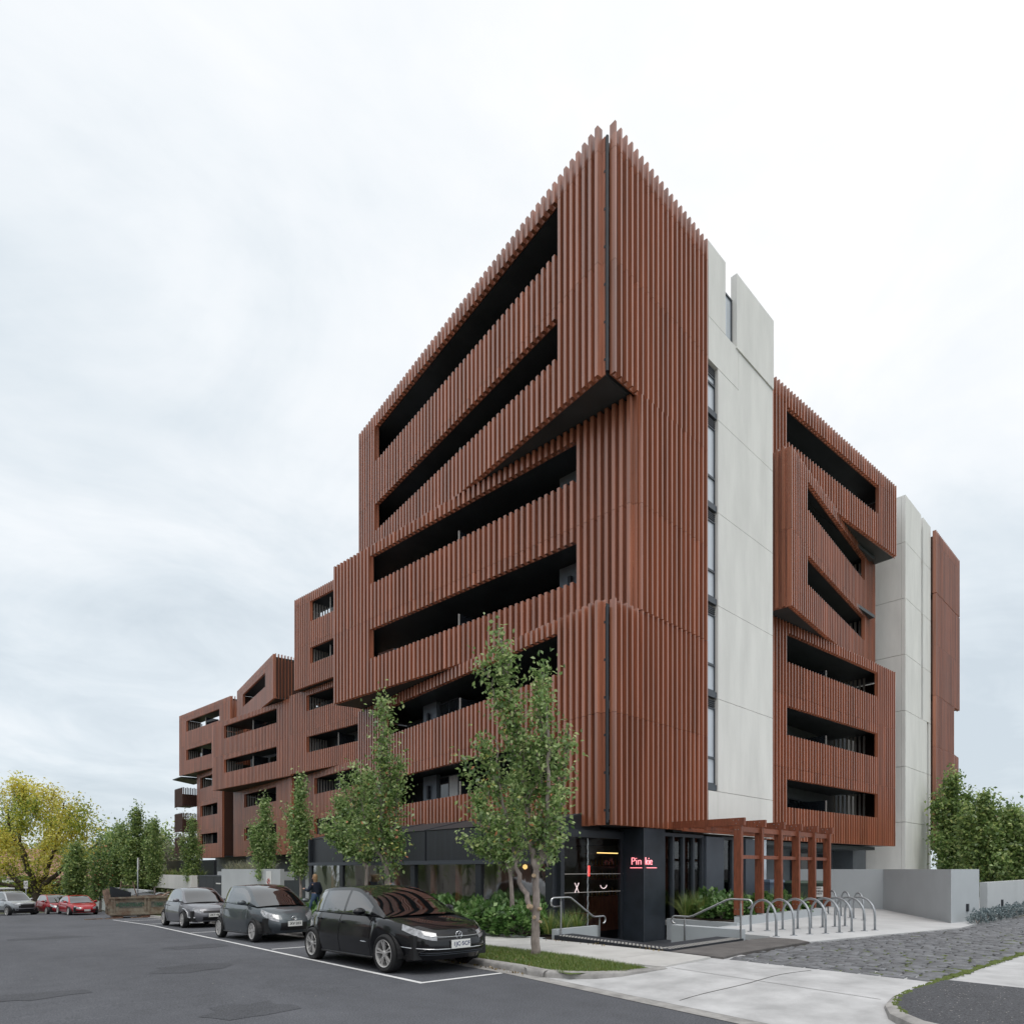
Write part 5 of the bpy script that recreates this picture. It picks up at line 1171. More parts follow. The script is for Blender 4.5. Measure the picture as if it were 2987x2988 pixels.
SHRUB = leaf_mat('shrub_leaf', [(0, (0.0561, 0.1348, 0.0336)), (0.5, (0.1216, 0.2426, 0.063)), (0.85, (0.2149, 0.3594, 0.1156)), (1, (0.355, 0.5031, 0.1994))], .28, .35)
LOMA = leaf_mat('strap_leaf', [(0, (0.0826, 0.1581, 0.03)), (0.6, (0.18, 0.2731, 0.06)), (0.88, (0.33, 0.3881, 0.105)), (1, (0.63, 0.5175, 0.195))], .28)
SILV = leaf_mat('silver_leaf', [(0, (.11, .15, .165)), (.6, (.19, .245, .26)), (1, (.29, .34, .34))], .2)
def spires(rg, axes, n_tw, leaves, spread, L0=1.0):
    """axes: list of (base, tip, radius); returns twig polylines and leaf centres. Upright pear habit: twigs rise off each leader"""
    tw, pts = [], []
    tot = sum(math.dist(a, b) * r_ for a, b, r_ in axes)
    for a, b, r_ in axes:
        a, b = np.array(a), np.array(b); k = int(n_tw * math.dist(a, b) * r_ / tot)
        for _ in range(k):
            t = rg.uniform(0.02, .98); o = a + (b - a) * t; prof = r_ * (1.0 - t)**.55 * (0.55 + .45 * min(1, t * 4)) * rg.uniform(.35, 1.12)
            az = rg.uniform(0, 2 * np.pi); el = rg.uniform(.35, 1.15); l = prof / max(.45, math.cos(el)) * .75
            d = np.array([math.cos(az) * math.cos(el), math.sin(az) * math.cos(el), math.sin(el)]); e = o + d * l + np.array([0, 0, .12 * l])
            tw.append((o, (o + e) / 2 + rg.normal(0, .03, 3), e)); m = max(3, int(leaves * (l + .25)))
            f_ = rg.uniform(.15, 1.12, m)[:, None]; pts.append(o + (e - o) * f_ + rg.normal(0, spread, (m, 3)) * (.5 + f_))
        m = int(leaves * 1.2 * math.dist(a, b)); f_ = rg.uniform(.1, 1.06, m)[:, None]; pts.append(a + (b - a) * f_ + rg.normal(0, spread * 1.3, (m, 3)))
    return tw, np.vstack(pts)
def curve_pts(p, n=7, wob=.05, rg=None):
    p = [np.array(q, float) for q in p]; out_ = []
    for i in range(len(p) - 1):
        for k in range(n): out_.append(p[i] + (p[i + 1] - p[i]) * k / n + (rg.normal(0, wob, 3) * np.array([1, 1, .3]) if rg is not None and (i or k) else 0))
    out_.append(p[-1]); return out_
def tree(name, label, loc, trunk, r0, leaders, axes, n_tw, leaves, spread, size, mats, seed, bark='bark', group=None, cuts=()):
    """all points local to the base"""
    rg = np.random.default_rng(seed); t_ = thing(name, label, 'tree', loc, group=group)
    g = G(); P = curve_pts(trunk, 5, r0 * .05, rg); n = len(P); g.tube([tuple(q) for q in P], [r0 * (1.32 if i == 0 else 1.08 - .45 * i / n) for i in range(n)], 10)
    for ld, ra in leaders:
        P = curve_pts(ld, 5, ra * .3, rg); n = len(P); g.tube([tuple(q) for q in P], [ra * (1 - .82 * i / n) + .004 for i in range(n)], 7, False)
    g.build('trunk', M[bark], t_, True)
    for (p, d, r_) in cuts: G().tube([p, tuple(np.array(p) + np.array(d))], [r_ * 1.15, r_], 9).build('pruned_stub', M['cutwood'], t_)
    tw, pts = spires(rg, axes, n_tw, leaves, spread)
    g = G()
    for a, b, c in tw[::2]: g.tube([tuple(a), tuple(b), tuple(c)], [.012 + r0 * .03, .008 + r0 * .015, .003], 4, False)
    g.build('twigs', M[bark], t_, True, kind='stuff')
    if len(mats) == 1: leaf_cloud('crown', pts, size, mats[0], t_, seed=seed)
    else:
        # second leaf colour in drifts through the crown
        k = np.sin(pts[:, 0] * 1.3 + seed) + np.sin(pts[:, 1] * 1.1 + 2 * seed) + np.sin(pts[:, 2] * .9) + rg.normal(0, .7, len(pts)); q = k > mats[2]
        leaf_cloud('crown', pts[~q], size, mats[0], t_, seed=seed); leaf_cloud('crown', pts[q], size, mats[1], t_, seed=seed + 1)
    return t_
# picture axes for placing limbs: right (rx) and away (ry)
RX = np.array([SU, -CU, 0]); RY = np.array([CU, SU, 0])
def W3(r_, z, d=0.0): return tuple(RX * r_ + RY * d + np.array([0, 0, z]))
pear = 'street pear trees'
# the big street tree on the nature strip
tree('pear_tree', 'multi-stemmed pear tree on the grass strip right of the black hatchback', (8.20, 8.12, .11), [W3(0, 0), W3(.0, .5), W3(.02, 1.0), W3(.01, 1.35), W3(.02, 1.62)], .078,
     [([W3(-.02, .78, .02), W3(-.28, 1.3, .1), W3(-.42, 2.0, .1), W3(-.62, 2.9, .1), W3(-.72, 3.9, .1)], .05),
      ([W3(.02, 1.55), W3(-.10, 2.1), W3(-.2, 3.2, .15), W3(-.42, 4.6, .1), W3(-.62, 5.7, .1)], .06),
      ([W3(.03, 1.55), W3(.18, 2.1, -.05), W3(.24, 3.0, -.1), W3(.22, 4.1, -.1), W3(.1, 5.0, -.05)], .055),
      ([W3(.03, 1.5), W3(.3, 2.0, .1), W3(.48, 2.8, .15), W3(.6, 3.8, .2)], .045)],
     [(W3(-.05, 1.9), W3(-.66, 5.85, .1), .44), (W3(.1, 1.8), W3(.12, 5.2, -.05), .52), (W3(.25, 1.8, .1), W3(.62, 4.0, .2), .40), (W3(-.3, 1.6, .1), W3(-.95, 3.9, .1), .40), (W3(-.5, 1.9), W3(-1.25, 2.6), .22), (W3(-.35, 3.6, .1), W3(-.98, 5.35, .1), .26), (W3(.2, 1.5, -.2), W3(.42, 2.9, -.3), .32), (W3(-.7, 2.6), W3(-1.32, 3.55), .20)],
     440, 34, .095, .096, (GREEN, GREEN_A, 1.0), 3, cuts=[(W3(-.08, .86, -.06), W3(-.05, .02, -.05), .045), (W3(.06, .82, -.07), W3(.03, .02, -.04), .03), (W3(-.02, .68, -.09), W3(-.01, 0, -.03), .03), (W3(.07, .60, -.08), W3(.03, 0, -.03), .026), (W3(-.02, 1.42, -.06), W3(-.02, .01, -.05), .035)], group=pear)
tree('pear_tree', 'slender pear tree rising from the cafe garden bed behind the nearest street tree', (10.9, 11.6, .1), [W3(0, 0), W3(.0, .8), W3(-.05, 1.5)], .065,
     [([W3(-.05, 1.4), W3(-.3, 2.2), W3(-.5, 3.2)], .035), ([W3(-.05, 1.4), W3(.1, 2.3), W3(.1, 3.6)], .035)],
     [(W3(-.15, 1.5), W3(-.9, 3.4), .4), (W3(0, 1.5), W3(.15, 4.1), .45), (W3(-.4, 1.7), W3(-1.3, 2.4), .24)], 260, 40, .085, .105, (GREEN,), 5, group=pear)
tree('pear_tree', 'pear tree with reddening top standing behind the roof of the black hatchback', (8.24, 13.1, -.02), [W3(0, 0), W3(.02, .9), W3(.0, 1.7), W3(-.02, 2.1)], .085,
     [([W3(0, 1.9), W3(-.15, 2.8), W3(-.15, 4.2), W3(-.05, 5.4)], .05), ([W3(0, 1.9), W3(.2, 2.6), W3(.25, 3.6)], .04), ([W3(0, 1.7), W3(-.4, 2.4), W3(-.65, 3.4)], .04)],
     [(W3(-.05, 2.0), W3(-.10, 5.75), .42), (W3(.12, 1.9), W3(.28, 4.3), .36), (W3(-.2, 2.0), W3(-.75, 4.1), .32), (W3(-.4, 1.9), W3(-1.35, 2.9), .26), (W3(.0, 1.4), W3(.3, 2.6), .38), (W3(-.5, 2.4), W3(-1.1, 3.9), .22)], 380, 32, .10, .098, (GREEN, GREEN_A, .7), 8, group=pear)
tree('pear_tree', 'smaller pear tree behind the roofs, left of the reddening one', (11.9, 20.3, -.2), [W3(0, 0), W3(.0, 1.2), W3(.05, 2.0)], .075,
     [([W3(.0, 1.9), W3(.1, 3.2), W3(.1, 4.6)], .045), ([W3(0, 1.9), W3(-.5, 2.8), W3(-.8, 3.8)], .04)],
     [(W3(0, 2.0), W3(.1, 5.3), .62), (W3(-.2, 2.1), W3(-1.0, 4.4), .50), (W3(-.5, 2.2), W3(-1.55, 3.4), .35)], 400, 40, .10, .125, (GREEN, GREEN_A, 1.2), 12, group=pear)
for k, (T_, y, top, wd, sd, lab) in enumerate(((875, 29.5, 5.9, .55, 21, 'slim pear tree beside the dark entry, above the small dark hatchback'), (770, 34, 5.4, .75, 22, 'bushy pear tree in front of the grey entry wall'), (560, 47, 5.4, .85, 23, 'pear tree before the white balcony wall at the far end'), (450, 46, 5.2, .62, 24, 'thin pear tree growing behind the skip'))):
    x = (T_ - 1493.5) / 1870 * y; u_, v_ = SU * x + CU * y, -CU * x + SU * y; z0 = zs_uv(u_, v_); h = top - z0
    tree('pear_tree', lab, (u_, v_, z0), [W3(0, 0), W3(.05, h * .2), W3(0, h * .34)], .07, [([W3(0, h * .3), W3(.1, h * .6), W3(0, h * .9)], .045), ([W3(0, h * .3), W3(-.3, h * .5), W3(-.35, h * .7)], .035)],
         [(W3(0, h * .28), W3(.05, h), wd), (W3(-.1, h * .3), W3(-wd * .9, h * .78), wd * .7), (W3(.1, h * .3), W3(wd * .8, h * .7), wd * .65)], 300, 32, .12, .15, (GREEN,) if k < 2 else (DARKG,), sd, group=pear)
# dense group behind the skip
for k, (T_, y, top, wd, sd, m, lab) in enumerate(((395, 52, 6.6, 1.35, 31, DARKG, 'dense dark green pear tree behind the skip, widest of the clump'), (345, 55, 5.4, 1.1, 32, DARKG, 'dark green tree left of the dense pear clump'), (437, 54, 5.6, 1.0, 33, DARKG, 'dark green tree right of the dense pear clump'), (222, 50, 3.6, .75, 35, DARKG, 'small upright dark tree below the golden crown'), (292, 52, 4.5, .95, 34, GREEN_A, 'thin tree with red-tinged leaves left of the clump'))):
    u_, v_ = at(T_, y); z0 = zs_uv(u_, v_); h = top - z0
    tree('street_tree', lab, (u_, v_, z0), [W3(0, 0), W3(.05, h * .15), W3(0, h * .25)], .1, [([W3(0, h * .2), W3(.1, h * .6), W3(0, h * .9)], .06), ([W3(0, h * .2), W3(-.4, h * .5), W3(-.4, h * .7)], .05)],
         [(W3(0, h * .12), W3(.05, h), wd), (W3(-.2, h * .14), W3(-wd * .8, h * .84), wd * .75), (W3(.2, h * .14), W3(wd * .8, h * .80), wd * .75), (W3(0, h * .12, -.4), W3(.1, h * .7, -.9), wd * .8)], 420 if sd != 34 else 260, 36 if sd != 34 else 16, .18, .21, (m,), sd, group='trees beyond the skip')
# golden elm
u_, v_ = at(105, 62)
lim = [([W3(0, 1.2), W3(-1.8, 2.6), W3(-4.0, 4.5), W3(-5.4, 6.4)], .30), ([W3(0, 1.6), W3(-.9, 4), W3(-2.2, 7), W3(-2.9, 9.8)], .28), ([W3(.1, 1.6), W3(.8, 4, .8), W3(1.4, 7, 1), W3(2.0, 10.2, 1)], .26), ([W3(.2, 1.4), W3(1.8, 2.8, -.5), W3(4.2, 4.6, -.6), W3(6.3, 6.2, -.4)], .28), ([W3(.0, 1.4), W3(2.4, 2.4, .5), W3(5.2, 3.6, .6), W3(7.6, 5.6, .6)], .2), ([W3(0, 1.5), W3(-2.8, 2.3, -1), W3(-5.5, 3.1, -1.2)], .24), ([W3(0, 1.6), W3(.2, 4.4, -1.4), W3(-.3, 7.4, -2), W3(.4, 9.4, -2)], .22)]
ax = []
rg_ = np.random.default_rng(77)
for _ in range(70):       # boughs fill a broad dome
    d = rg_.normal(size=3); d /= np.linalg.norm(d); d[2] = abs(d[2]) * 1.0 - .02; e = RX * d[0] * 7.2 * rg_.uniform(.8, 1.05) + RY * d[1] * 5.5 + np.array([0, 0, 4.6 + d[2] * 8.2 * rg_.uniform(.8, 1.04)])
    o_ = e * np.array([.55, .55, 1]) - np.array([0, 0, 1.6 + .18 * abs(e[2] - 4)]); ax.append((tuple(o_), tuple(e), 1.5))
for P, r_ in lim:
    for k in range(1, len(P)): ax.append((P[k - 1], tuple(np.array(P[k]) + rg_.normal(0, .5, 3)), 1.0))
tree('elm_tree', 'large spreading golden-leaved elm over the parked cars at left', (u_, v_, -2.0), [W3(0, 0), W3(.1, .9), W3(0, 1.7)], .52, lim, ax, 1150, 16, .30, .26, (YEL, YGRN, .6), 41, 'bark_dark')
# pale gum behind the end block and bare shrubs
u_, v_ = at(505, 84); tree('gum_tree', 'pale airy gum tree behind the end of the slatted row', (u_, v_, -2.2), [W3(0, 0), W3(.2, 3), W3(0, 5)], .25, [([W3(0, 4), W3(-1.5, 7), W3(-2.0, 9)], .14), ([W3(0, 4), W3(1.4, 7.4), W3(1.6, 10)], .14)],
     [(W3(-.4, 4), W3(-2.2, 8.6), 1.5), (W3(.4, 5), W3(1.6, 11), 1.6), (W3(.2, 4), W3(3.2, 8), 1.4), (W3(-.5, 3), W3(-3.2, 6), 1.2)], 220, 9, .35, .30, (PALEG,), 51)
# right-hand trees above the lane wall
for k, (T_, y, top, wd, sd, lab) in enumerate(((2775, 36, 7.0, .95, 61, 'tall leafy tree beside the concrete core at the right'), (2868, 33, 5.4, 1.2, 62, 'rounder leafy tree above the low lane wall, second from the core'), (2955, 32, 4.5, 1.3, 63, 'leafy tree cut by the right picture edge'))):
    u_, v_ = at(T_, y); h = top
    tree('lane_tree', lab, (u_, v_, 0), [W3(0, 0), W3(.05, h * .15), W3(0, h * .25)], .12, [([W3(0, h * .2), W3(.1, h * .6), W3(0, h * .9)], .07), ([W3(0, h * .2), W3(-.5, h * .5), W3(-.6, h * .75)], .05), ([W3(0, h * .2), W3(.5, h * .5), W3(.7, h * .7)], .05)],
         [(W3(0, h * .15), W3(.05, h), wd), (W3(-.2, h * .15), W3(-wd * .85, h * .82), wd * .8), (W3(.2, h * .15), W3(wd * .9, h * .84), wd * .8), (W3(0, h * .15, -.5), W3(.3, h * .72, -.9), wd * .8), (W3(-.3, h * .12, -.3), W3(-1.2, h * .5, -.6), wd * .7), (W3(.3, h * .12, -.3), W3(1.3, h * .55, -.6), wd * .7)], 620, 34, .17, .20, (DARKG, GREEN, .2), sd, group='trees above the lane wall')
# lawn of the nature strip
rg = np.random.default_rng(9); n = 26000; nn_ = rg.uniform(6.42, 7.66, n); s_ = rg.uniform(6.5, 11.5, n) ** 1.0
B_ = np.stack([nn_ * N2.x + s_ * S2.x, nn_ * N2.y + s_ * S2.y, np.array([tn(a, b) for a, b in zip(nn_, s_)])], 1)
ok = (B_[:, 1] > 6.6 - .95 * (B_[:, 0] - 7.05)) & (B_[:, 1] > 5.82 + .06 * (8.4 - B_[:, 0])); B_ = B_[ok]
blades('lawn_grass', B_, .065, .007, M['grass'], None, 4, .8, 2, kind='stuff')
n = 9000; nn_ = rg.uniform(6.42, 7.66, n); s_ = rg.uniform(11.5, 40, n); B_ = np.stack([nn_ * N2.x + s_ * S2.x, nn_ * N2.y + s_ * S2.y, np.array([tn(a, b) for a, b in zip(nn_, s_)])], 1)
blades('lawn_grass', B_, .08, .014, M['grass'], None, 5, .8, 2, kind='stuff')
# shrubs in the cafe bed
def shrub(label, loc, rx, ry, h, n, size, m, seed, name='leafy_shrub', group=None, cat='shrub'):
    rg = np.random.default_rng(seed); t_ = thing(name, label, cat, loc, group=group); d = rg.normal(size=(n, 3)); d /= np.linalg.norm(d, axis=1)[:, None]; d[:, 2] = np.abs(d[:, 2])
    rad = rg.uniform(.55, 1.0, n)[:, None] ** .6; lump = 1 + .18 * np.sin(d[:, :1] * 7 + seed) + .15 * np.sin(d[:, 1:2] * 9 + 2 * seed); C = d * rad * lump * np.array([rx, ry, h]); C[:, 2] += .05
    leaf_cloud('leaves', C, size, m, t_, up=1.1, seed=seed, aspect=.75)
    g = G()
    for k in range(8): a = rg.uniform(0, 6.28); g.tube([(0, 0, 0), (math.cos(a) * rx * .3, math.sin(a) * ry * .3, h * .5), (math.cos(a) * rx * .6, math.sin(a) * ry * .6, h * .8)], [.012, .008, .004], 4, False)
    g.build('stems', M['bark'], t_); return t_
nthw = ['nearest the handrail', 'second from the handrail', 'third from the handrail', 'fourth from the handrail', 'fifth from the handrail', 'sixth from the handrail', 'seventh from the handrail', 'eighth from the handrail']
for k in range(8):
    v_ = 11.3 + k * 1.05; u_ = 11.05 + .12 * ((k * 7) % 3 - 1); shrub('lobed dark green shrub in the cafe bed, ' + nthw[k], (u_, v_, zs_uv(u_, v_) + .14), .85, .72, .72 + .1 * (k % 2), 1500, .15, SHRUB, 100 + k, group='shrubs along the cafe front')
for k in range(5):
    v_ = 20 + k * 1.3; shrub('dark green shrub far along the cafe bed, ' + ['first', 'second', 'third', 'fourth', 'last'][k] + ' beyond the hatchback', (11.2, v_, zs_uv(11, v_) + .1), .8, .8, .7, 600, .2, SHRUB, 120 + k, group='shrubs along the cafe front')
def tuft(label, loc, n, L, seed, group='strap-leaved tufts', m=LOMA, wd=.016, r_=.16):
    t_ = thing('grass_tuft', label, 'plant', loc, group=group); rg = np.random.default_rng(seed); a = rg.uniform(0, 6.28, n); q = rg.uniform(0, r_, n)
    blades('leaves', np.stack([np.cos(a) * q, np.sin(a) * q, np.zeros(n)], 1), L, wd, m, t_, seed, 1.0, 4); return t_
for k, (u_, v_) in enumerate(((10.95, 10.35), (11.4, 10.3), (11.9, 10.35))): tuft('strappy green tuft at the end of the cafe bed by the left handrail, ' + ['outer', 'middle', 'inner'][k] + ' one', (u_, v_, .14), 150, .62, 200 + k)
for k, (u_, v_, L_) in enumerate(((16.62, 10.25, .80), (16.65, 9.75, .75), (17.3, 10.35, .85), (18.2, 10.3, .85), (19.0, 9.9, .7), (19.9, 10.2, .8), (20.9, 9.6, .8), (21.5, 8.95, .7))): tuft('arching strap-leaved tuft in the pergola planter, ' + ['against the column', 'left side near the column', 'back near the folding windows', 'back beside the metal panel', 'middle behind the second post', 'back between the posts', 'far back right', 'far right end'][k], (u_, v_, .24), 240, L_, 220 + k)
for k, (u_, v_, h_) in enumerate(((16.8, 9.2, .62), (17.15, 9.75, .72), (17.5, 9.0, .55), (18.1, 9.5, .66), (18.7, 9.0, .58), (19.5, 9.1, .55), (20.4, 9.05, .55), (21.1, 9.0, .5))): shrub('broad-leaved green shrub in the pergola planter, ' + ['front left corner', 'behind the first post', 'at the foot of the first post', 'behind the second post', 'beside the second post', 'beside the third post', 'beside the fourth post', 'rightmost'][k], (u_, v_, .22), .52, .48, h_, 900, .15, SHRUB, 240 + k, group='shrubs under the pergola')
for k in range(9): u_ = 21.9 + k * .95; shrub('low silver-blue shrub at the foot of the lane walls, ' + ['first', 'second', 'third', 'fourth', 'fifth', 'sixth', 'seventh', 'eighth', 'ninth'][k] + ' from the wall corner', (u_, 4.18 - .02 * k, .1), .55, .22, .34, 700, .055, SILV, 260 + k, 'silver_shrub', 'silver shrubs along the lane')
# fallen leaves in the gutter, on the grass and along the footpath edge
rg = np.random.default_rng(71); n = 420; s_ = rg.uniform(7.7, 17, n); k = rg.random(n); nn_ = np.where(k < .55, rg.normal(6.2, .05, n), np.where(k < .8, rg.uniform(6.45, 7.7, n), rg.normal(9.35, .1, n)))
P = np.stack([nn_ * N2.x + s_ * S2.x, nn_ * N2.y + s_ * S2.y, np.array([zr(b) + (.02 if a < 6.28 else .145) for a, b in zip(nn_, s_)])], 1)
LITTER = leaf_mat('fallen_leaf', [(0, (.10, .06, .025)), (.5, (.22, .15, .05)), (1, (.35, .27, .09))], .1)
leaf_cloud('leaf_litter', P, .05, LITTER, None, up=6.0, seed=72, kind='stuff')
# ------------------------------------------------------------------ entry walls and terraces between the blocks
ew = thing('entry_wall', 'grey rendered entry wall with a small white notice', 'wall', (13.6, 35, -.8), world=True)
G().box(13.5, 13.7, 31.3, 39.6, -1.4, 1.66).build('wall', M['render2'], ew); G().box(13.5, 13.9, 27.8, 28.5, -1.2, 1.7).build('pier', M['render2'], ew)
nt_ = thing('notice', 'white notice with a red ring on the grey entry wall', 'sign', (13.45, 32.7, .9), world=True)
G().box(13.47, 13.49, 32.35, 33.0, .75, 1.55).build('sheet', M['plate'], nt_); G().tube([(13.46, 32.67 + .14 * math.cos(t), 1.02 + .14 * math.sin(t)) for t in lin(0, 2 * math.pi, 17)], .018, 5, False).build('red_ring', M['lamp_red'], nt_); G().bar((13.46, 32.58, 1.12), (13.46, 32.76, .92), .02, .02).build('red_bar', M['lamp_red'], nt_)
cb = thing('meter_cupboard', 'row of black cupboard doors beside the grey entry wall', 'cupboard', (14, 42, -1), world=True)
for k in range(3): G().box(13.6, 14.2, 39.75 + k * 1.45, 41.17 + k * 1.45, -1.6, 1.2).build('door', M['charcoal'], cb)
G().box(13.55, 14.3, 39.7, 44.1, 1.2, 1.27).build('top', M['frame'], cb); G().box(13.58, 13.6, 40.0, 40.8, .75, .82).build('label_strip', M['plate'], cb)
tp = thing('planter', 'raised render planter full of pale grasses beyond the entry wall', 'planter', (15.6, 41, 1.2), world=True)
G().box(14.9, 16.6, 36.5, 44.5, 1.0, 1.5).build('wall', M['render2'], tp)
for k in range(9): tuft('pale feathery tuft in the raised planter, ' + ['first', 'second', 'third', 'fourth', 'fifth', 'sixth', 'seventh', 'eighth', 'ninth'][k] + ' from the right', (15.4 + .25 * (k % 2), 37.2 + k * .82, 1.48), 90, .85, 300 + k, 'grasses in the raised planter', PALEG, .03, .3)
tr_ = thing('terrace_wall', 'long pale concrete terrace wall with planting on top at the far end', 'wall', (15, 54, 0), world=True)
G().box(14.8, 15.2, 49.5, 60, .15, 1.2).build('wall', M['concrete'], tr_); G().box(15.21, 20, 49.5, 60, .15, .3).build('deck', M['soffit'], tr_); G().box(16.5, 16.7, 50, 62, .9, 2.35).build('screen', M['charcoal'], tr_)
tag(G().prism([(12.6, 52), (13.0, 52), (13.0, 70), (12.6, 70)], -2.0, .10).build('ramp_wall', M['render2'], None), 'low pale wall beside the car park ramp beyond the skip', 'wall')
for k in range(6): tuft('green grassy tuft on the far terrace, ' + ['first', 'second', 'third', 'fourth', 'fifth', 'sixth'][k] + ' from the right', (15.7, 50.2 + k * 1.7, 1.1), 70, .7, 330 + k, 'tufts on the far terrace', LOMA, .035, .35)
# ------------------------------------------------------------------ skip
M['skipsteel'] = mat('rusty_skip_steel', (.30, .275, .215), .8, var=.6, vscale=3.0, col2=(.15, .085, .055), bump=.3, bscale=20, detail=9)
M['skipgreen'] = mat('faded_green_lettering', (.05, .115, .075), .7, var=.4, vscale=9)
M['skipdark'] = mat('dark_stencil_panel', (.13, .13, .11), .8, var=.5, vscale=6)
fx = RX * math.cos(math.radians(36)) + RY * math.sin(math.radians(36)); q = at(323.6, 38.6)
sk = thing('skip', 'weathered steel skip full of rubble with faded green lettering', 'skip', (q[0], q[1], zs_uv(*q)), math.atan2(fx[1], fx[0]))
SL, SW, SH = 4.3, 2.1, 1.24
G().hull8([(0, 0, .12), (SL, 0, .12), (SL, SW, .12), (0, SW, .12)], [(-.02, 0, .2), (SL, 0, .2), (SL, SW, .2), (-.02, SW, .2)]).build('floor', M['skipsteel'], sk)
for y in (0, SW - .06): G().box(0, SL, y, y + .06, .2, SH).build('side_panel', M['skipsteel'], sk)
for x in (-.06, SL): G().box(x, x + .06, 0, SW, .2, SH).build('end_panel', M['skipsteel'], sk)
for x in (0, .12, 1.75, 1.95, 3.4): G().box(x, x + .09, -.07, 0, .2, SH - .05).build('side_rib', M['skipsteel'], sk)
for y in (.1, .75, 1.4, 2.0): G().box(-.15, -.06, y, y + .09, .2, SH - .05).build('end_rib', M['skipsteel'], sk)
for y in (-.09, SW - .01): G().box(-.1, SL + .1, y, y + .10, SH - .05, SH + .05).build('top_rail', M['skipsteel'], sk)
G().box(-.1, SL, -.08, 0, .2, .32).build('bottom_rail', M['skipsteel'], sk); G().box(-.14, -.06, 0, SW, .6, .7).build('cross_rail', M['skipsteel'], sk)
for x in (.1, 1.6, 3.0): G().box(x, x + .55, .05, SW - .1, 0, .12).build('skid', M['timber'], sk)
G().box(.42, 1.66, -.012, -.002, .62, .98).build('stencil_panel', M['skipdark'], sk); o = obj('lettering', text_mesh('KONSTRUCT', .26, .004, M['skipgreen'], bold=.012), sk); facing(o, (1.04, -.02, .80), (1, 0, 0))
G().box(2.12, 3.2, -.012, -.002, .62, .98).build('stencil_panel', M['skipdark'], sk); o = obj('lettering', text_mesh('1300', .24, .004, M['skipgreen'], bold=.012), sk); facing(o, (2.52, -.02, .80), (1, 0, 0))
rs = random.Random(6)
G().box(.05, SL - .05, .08, SW - .08, .3, .98).build('rubble_fill', M['soil'], sk)
def board(label, a, b, w_, t, m): 
    o = G().bar(a, b, w_, t).build('timber_board', m, sk); return o
M['rotten'] = mat('weathered_timber', (.22, .15, .11), .85, var=.5, vscale=5)
for (a, b, w_, t) in (((.42, 1.0, .9), (.62, 1.0, 2.25), .14, .05), ((1.55, 1.0, .9), (1.22, 1.0, 2.2), .16, .05), ((.55, 1.0, 1.95), (1.35, 1.0, 1.93), .05, .04), ((-.1, .3, .9), (-.25, .5, 1.75), .05, .5), ((2.4, .8, 1.0), (3.3, 1.2, 1.5), .2, .05)): board('', a, b, w_, t, M['rotten'])
G().hull8([(-.0, .25, .9), (1.1, .5, .9), (1.1, .54, .9), (0, .29, .9)], [(-.05, .25, 1.95), (1.1, .5, 1.55), (1.1, .54, 1.55), (-.05, .29, 1.95)]).build('dark_panel', M['charcoal'], sk)
for k, (x, y) in enumerate(((-.9, -.5), (.1, -.75), (1.4, -.9))):
    w3 = Vector((q[0], q[1], 0)) + Vector(fx) * x + Vector((-fx[1], fx[0], 0)) * y; o = G().box(-.45, .45, -.07, .07, 0, .05).build('loose_plank', M['rotten'], None); o.location = (w3.x, w3.y, zs_uv(w3.x, w3.y) + .002); o.rotation_euler = (0, 0, rs.uniform(-.3, .2)); tag(o, 'dark loose plank on the road by the skip, ' + ['left', 'middle', 'right'][k] + ' one', 'plank', 'planks by the skip')
# ------------------------------------------------------------------ posts and signs
def post(label, T_, y, z_top, plate, text=None, lean=0.0, arrow=False, r_=.035):
    u_, v_ = at(T_, y); z0 = zs_uv(u_, v_); t_ = thing('sign_post', label, 'sign', (u_, v_, z0)); h = z_top - z0
    G().tube([(0, 0, 0), (lean, 0, h)], r_, 8).build('pole', M['galv'], t_, True)
    w_, hh, zc, yaw = plate; rgt = np.array([math.cos(yaw), math.sin(yaw), 0]); nrm = np.array([math.sin(yaw), -math.cos(yaw), 0])
    c = nrm * (r_ + .015) + np.array([0, 0, h + zc]); p = [tuple(c - rgt * w_ / 2 + np.array([0, 0, -hh / 2])), tuple(c + rgt * w_ / 2 + np.array([0, 0, -hh / 2])), tuple(c + rgt * w_ / 2 + np.array([0, 0, hh / 2])), tuple(c - rgt * w_ / 2 + np.array([0, 0, hh / 2]))]
    G().hull8(p, [tuple(np.array(q_) - nrm * .012) for q_ in p]).build('sign_plate', M['plate'], t_, fix=True)
    if text: o = obj('lettering', text_mesh(text, hh * .34 if '\n' in text else hh * .6, .001, M['ink'], bold=.002), t_); facing(o, Vector(c + nrm * .004), Vector(rgt))
    return t_
CAMYAW = math.atan2(-CU, SU)
post('tall grey pole with a narrow sign seen almost edge-on above the skip', 402, 40, 2.35, (.5, .75, -.35, CAMYAW + math.radians(112)))
post('white parking sign on a short pole in front of the elm', 76, 52, .65, (.28, .62, -.25, CAMYAW + .3), '2P\n9-5')
post('small white sign on a pole beside the red sedan', 217, 54, -.05, (.62, .45, -.25, CAMYAW), 'NO\nPARKING')
post('street name sign on a pole at the left edge', 26, 66, .55, (1.35, .22, -.12, CAMYAW), None)
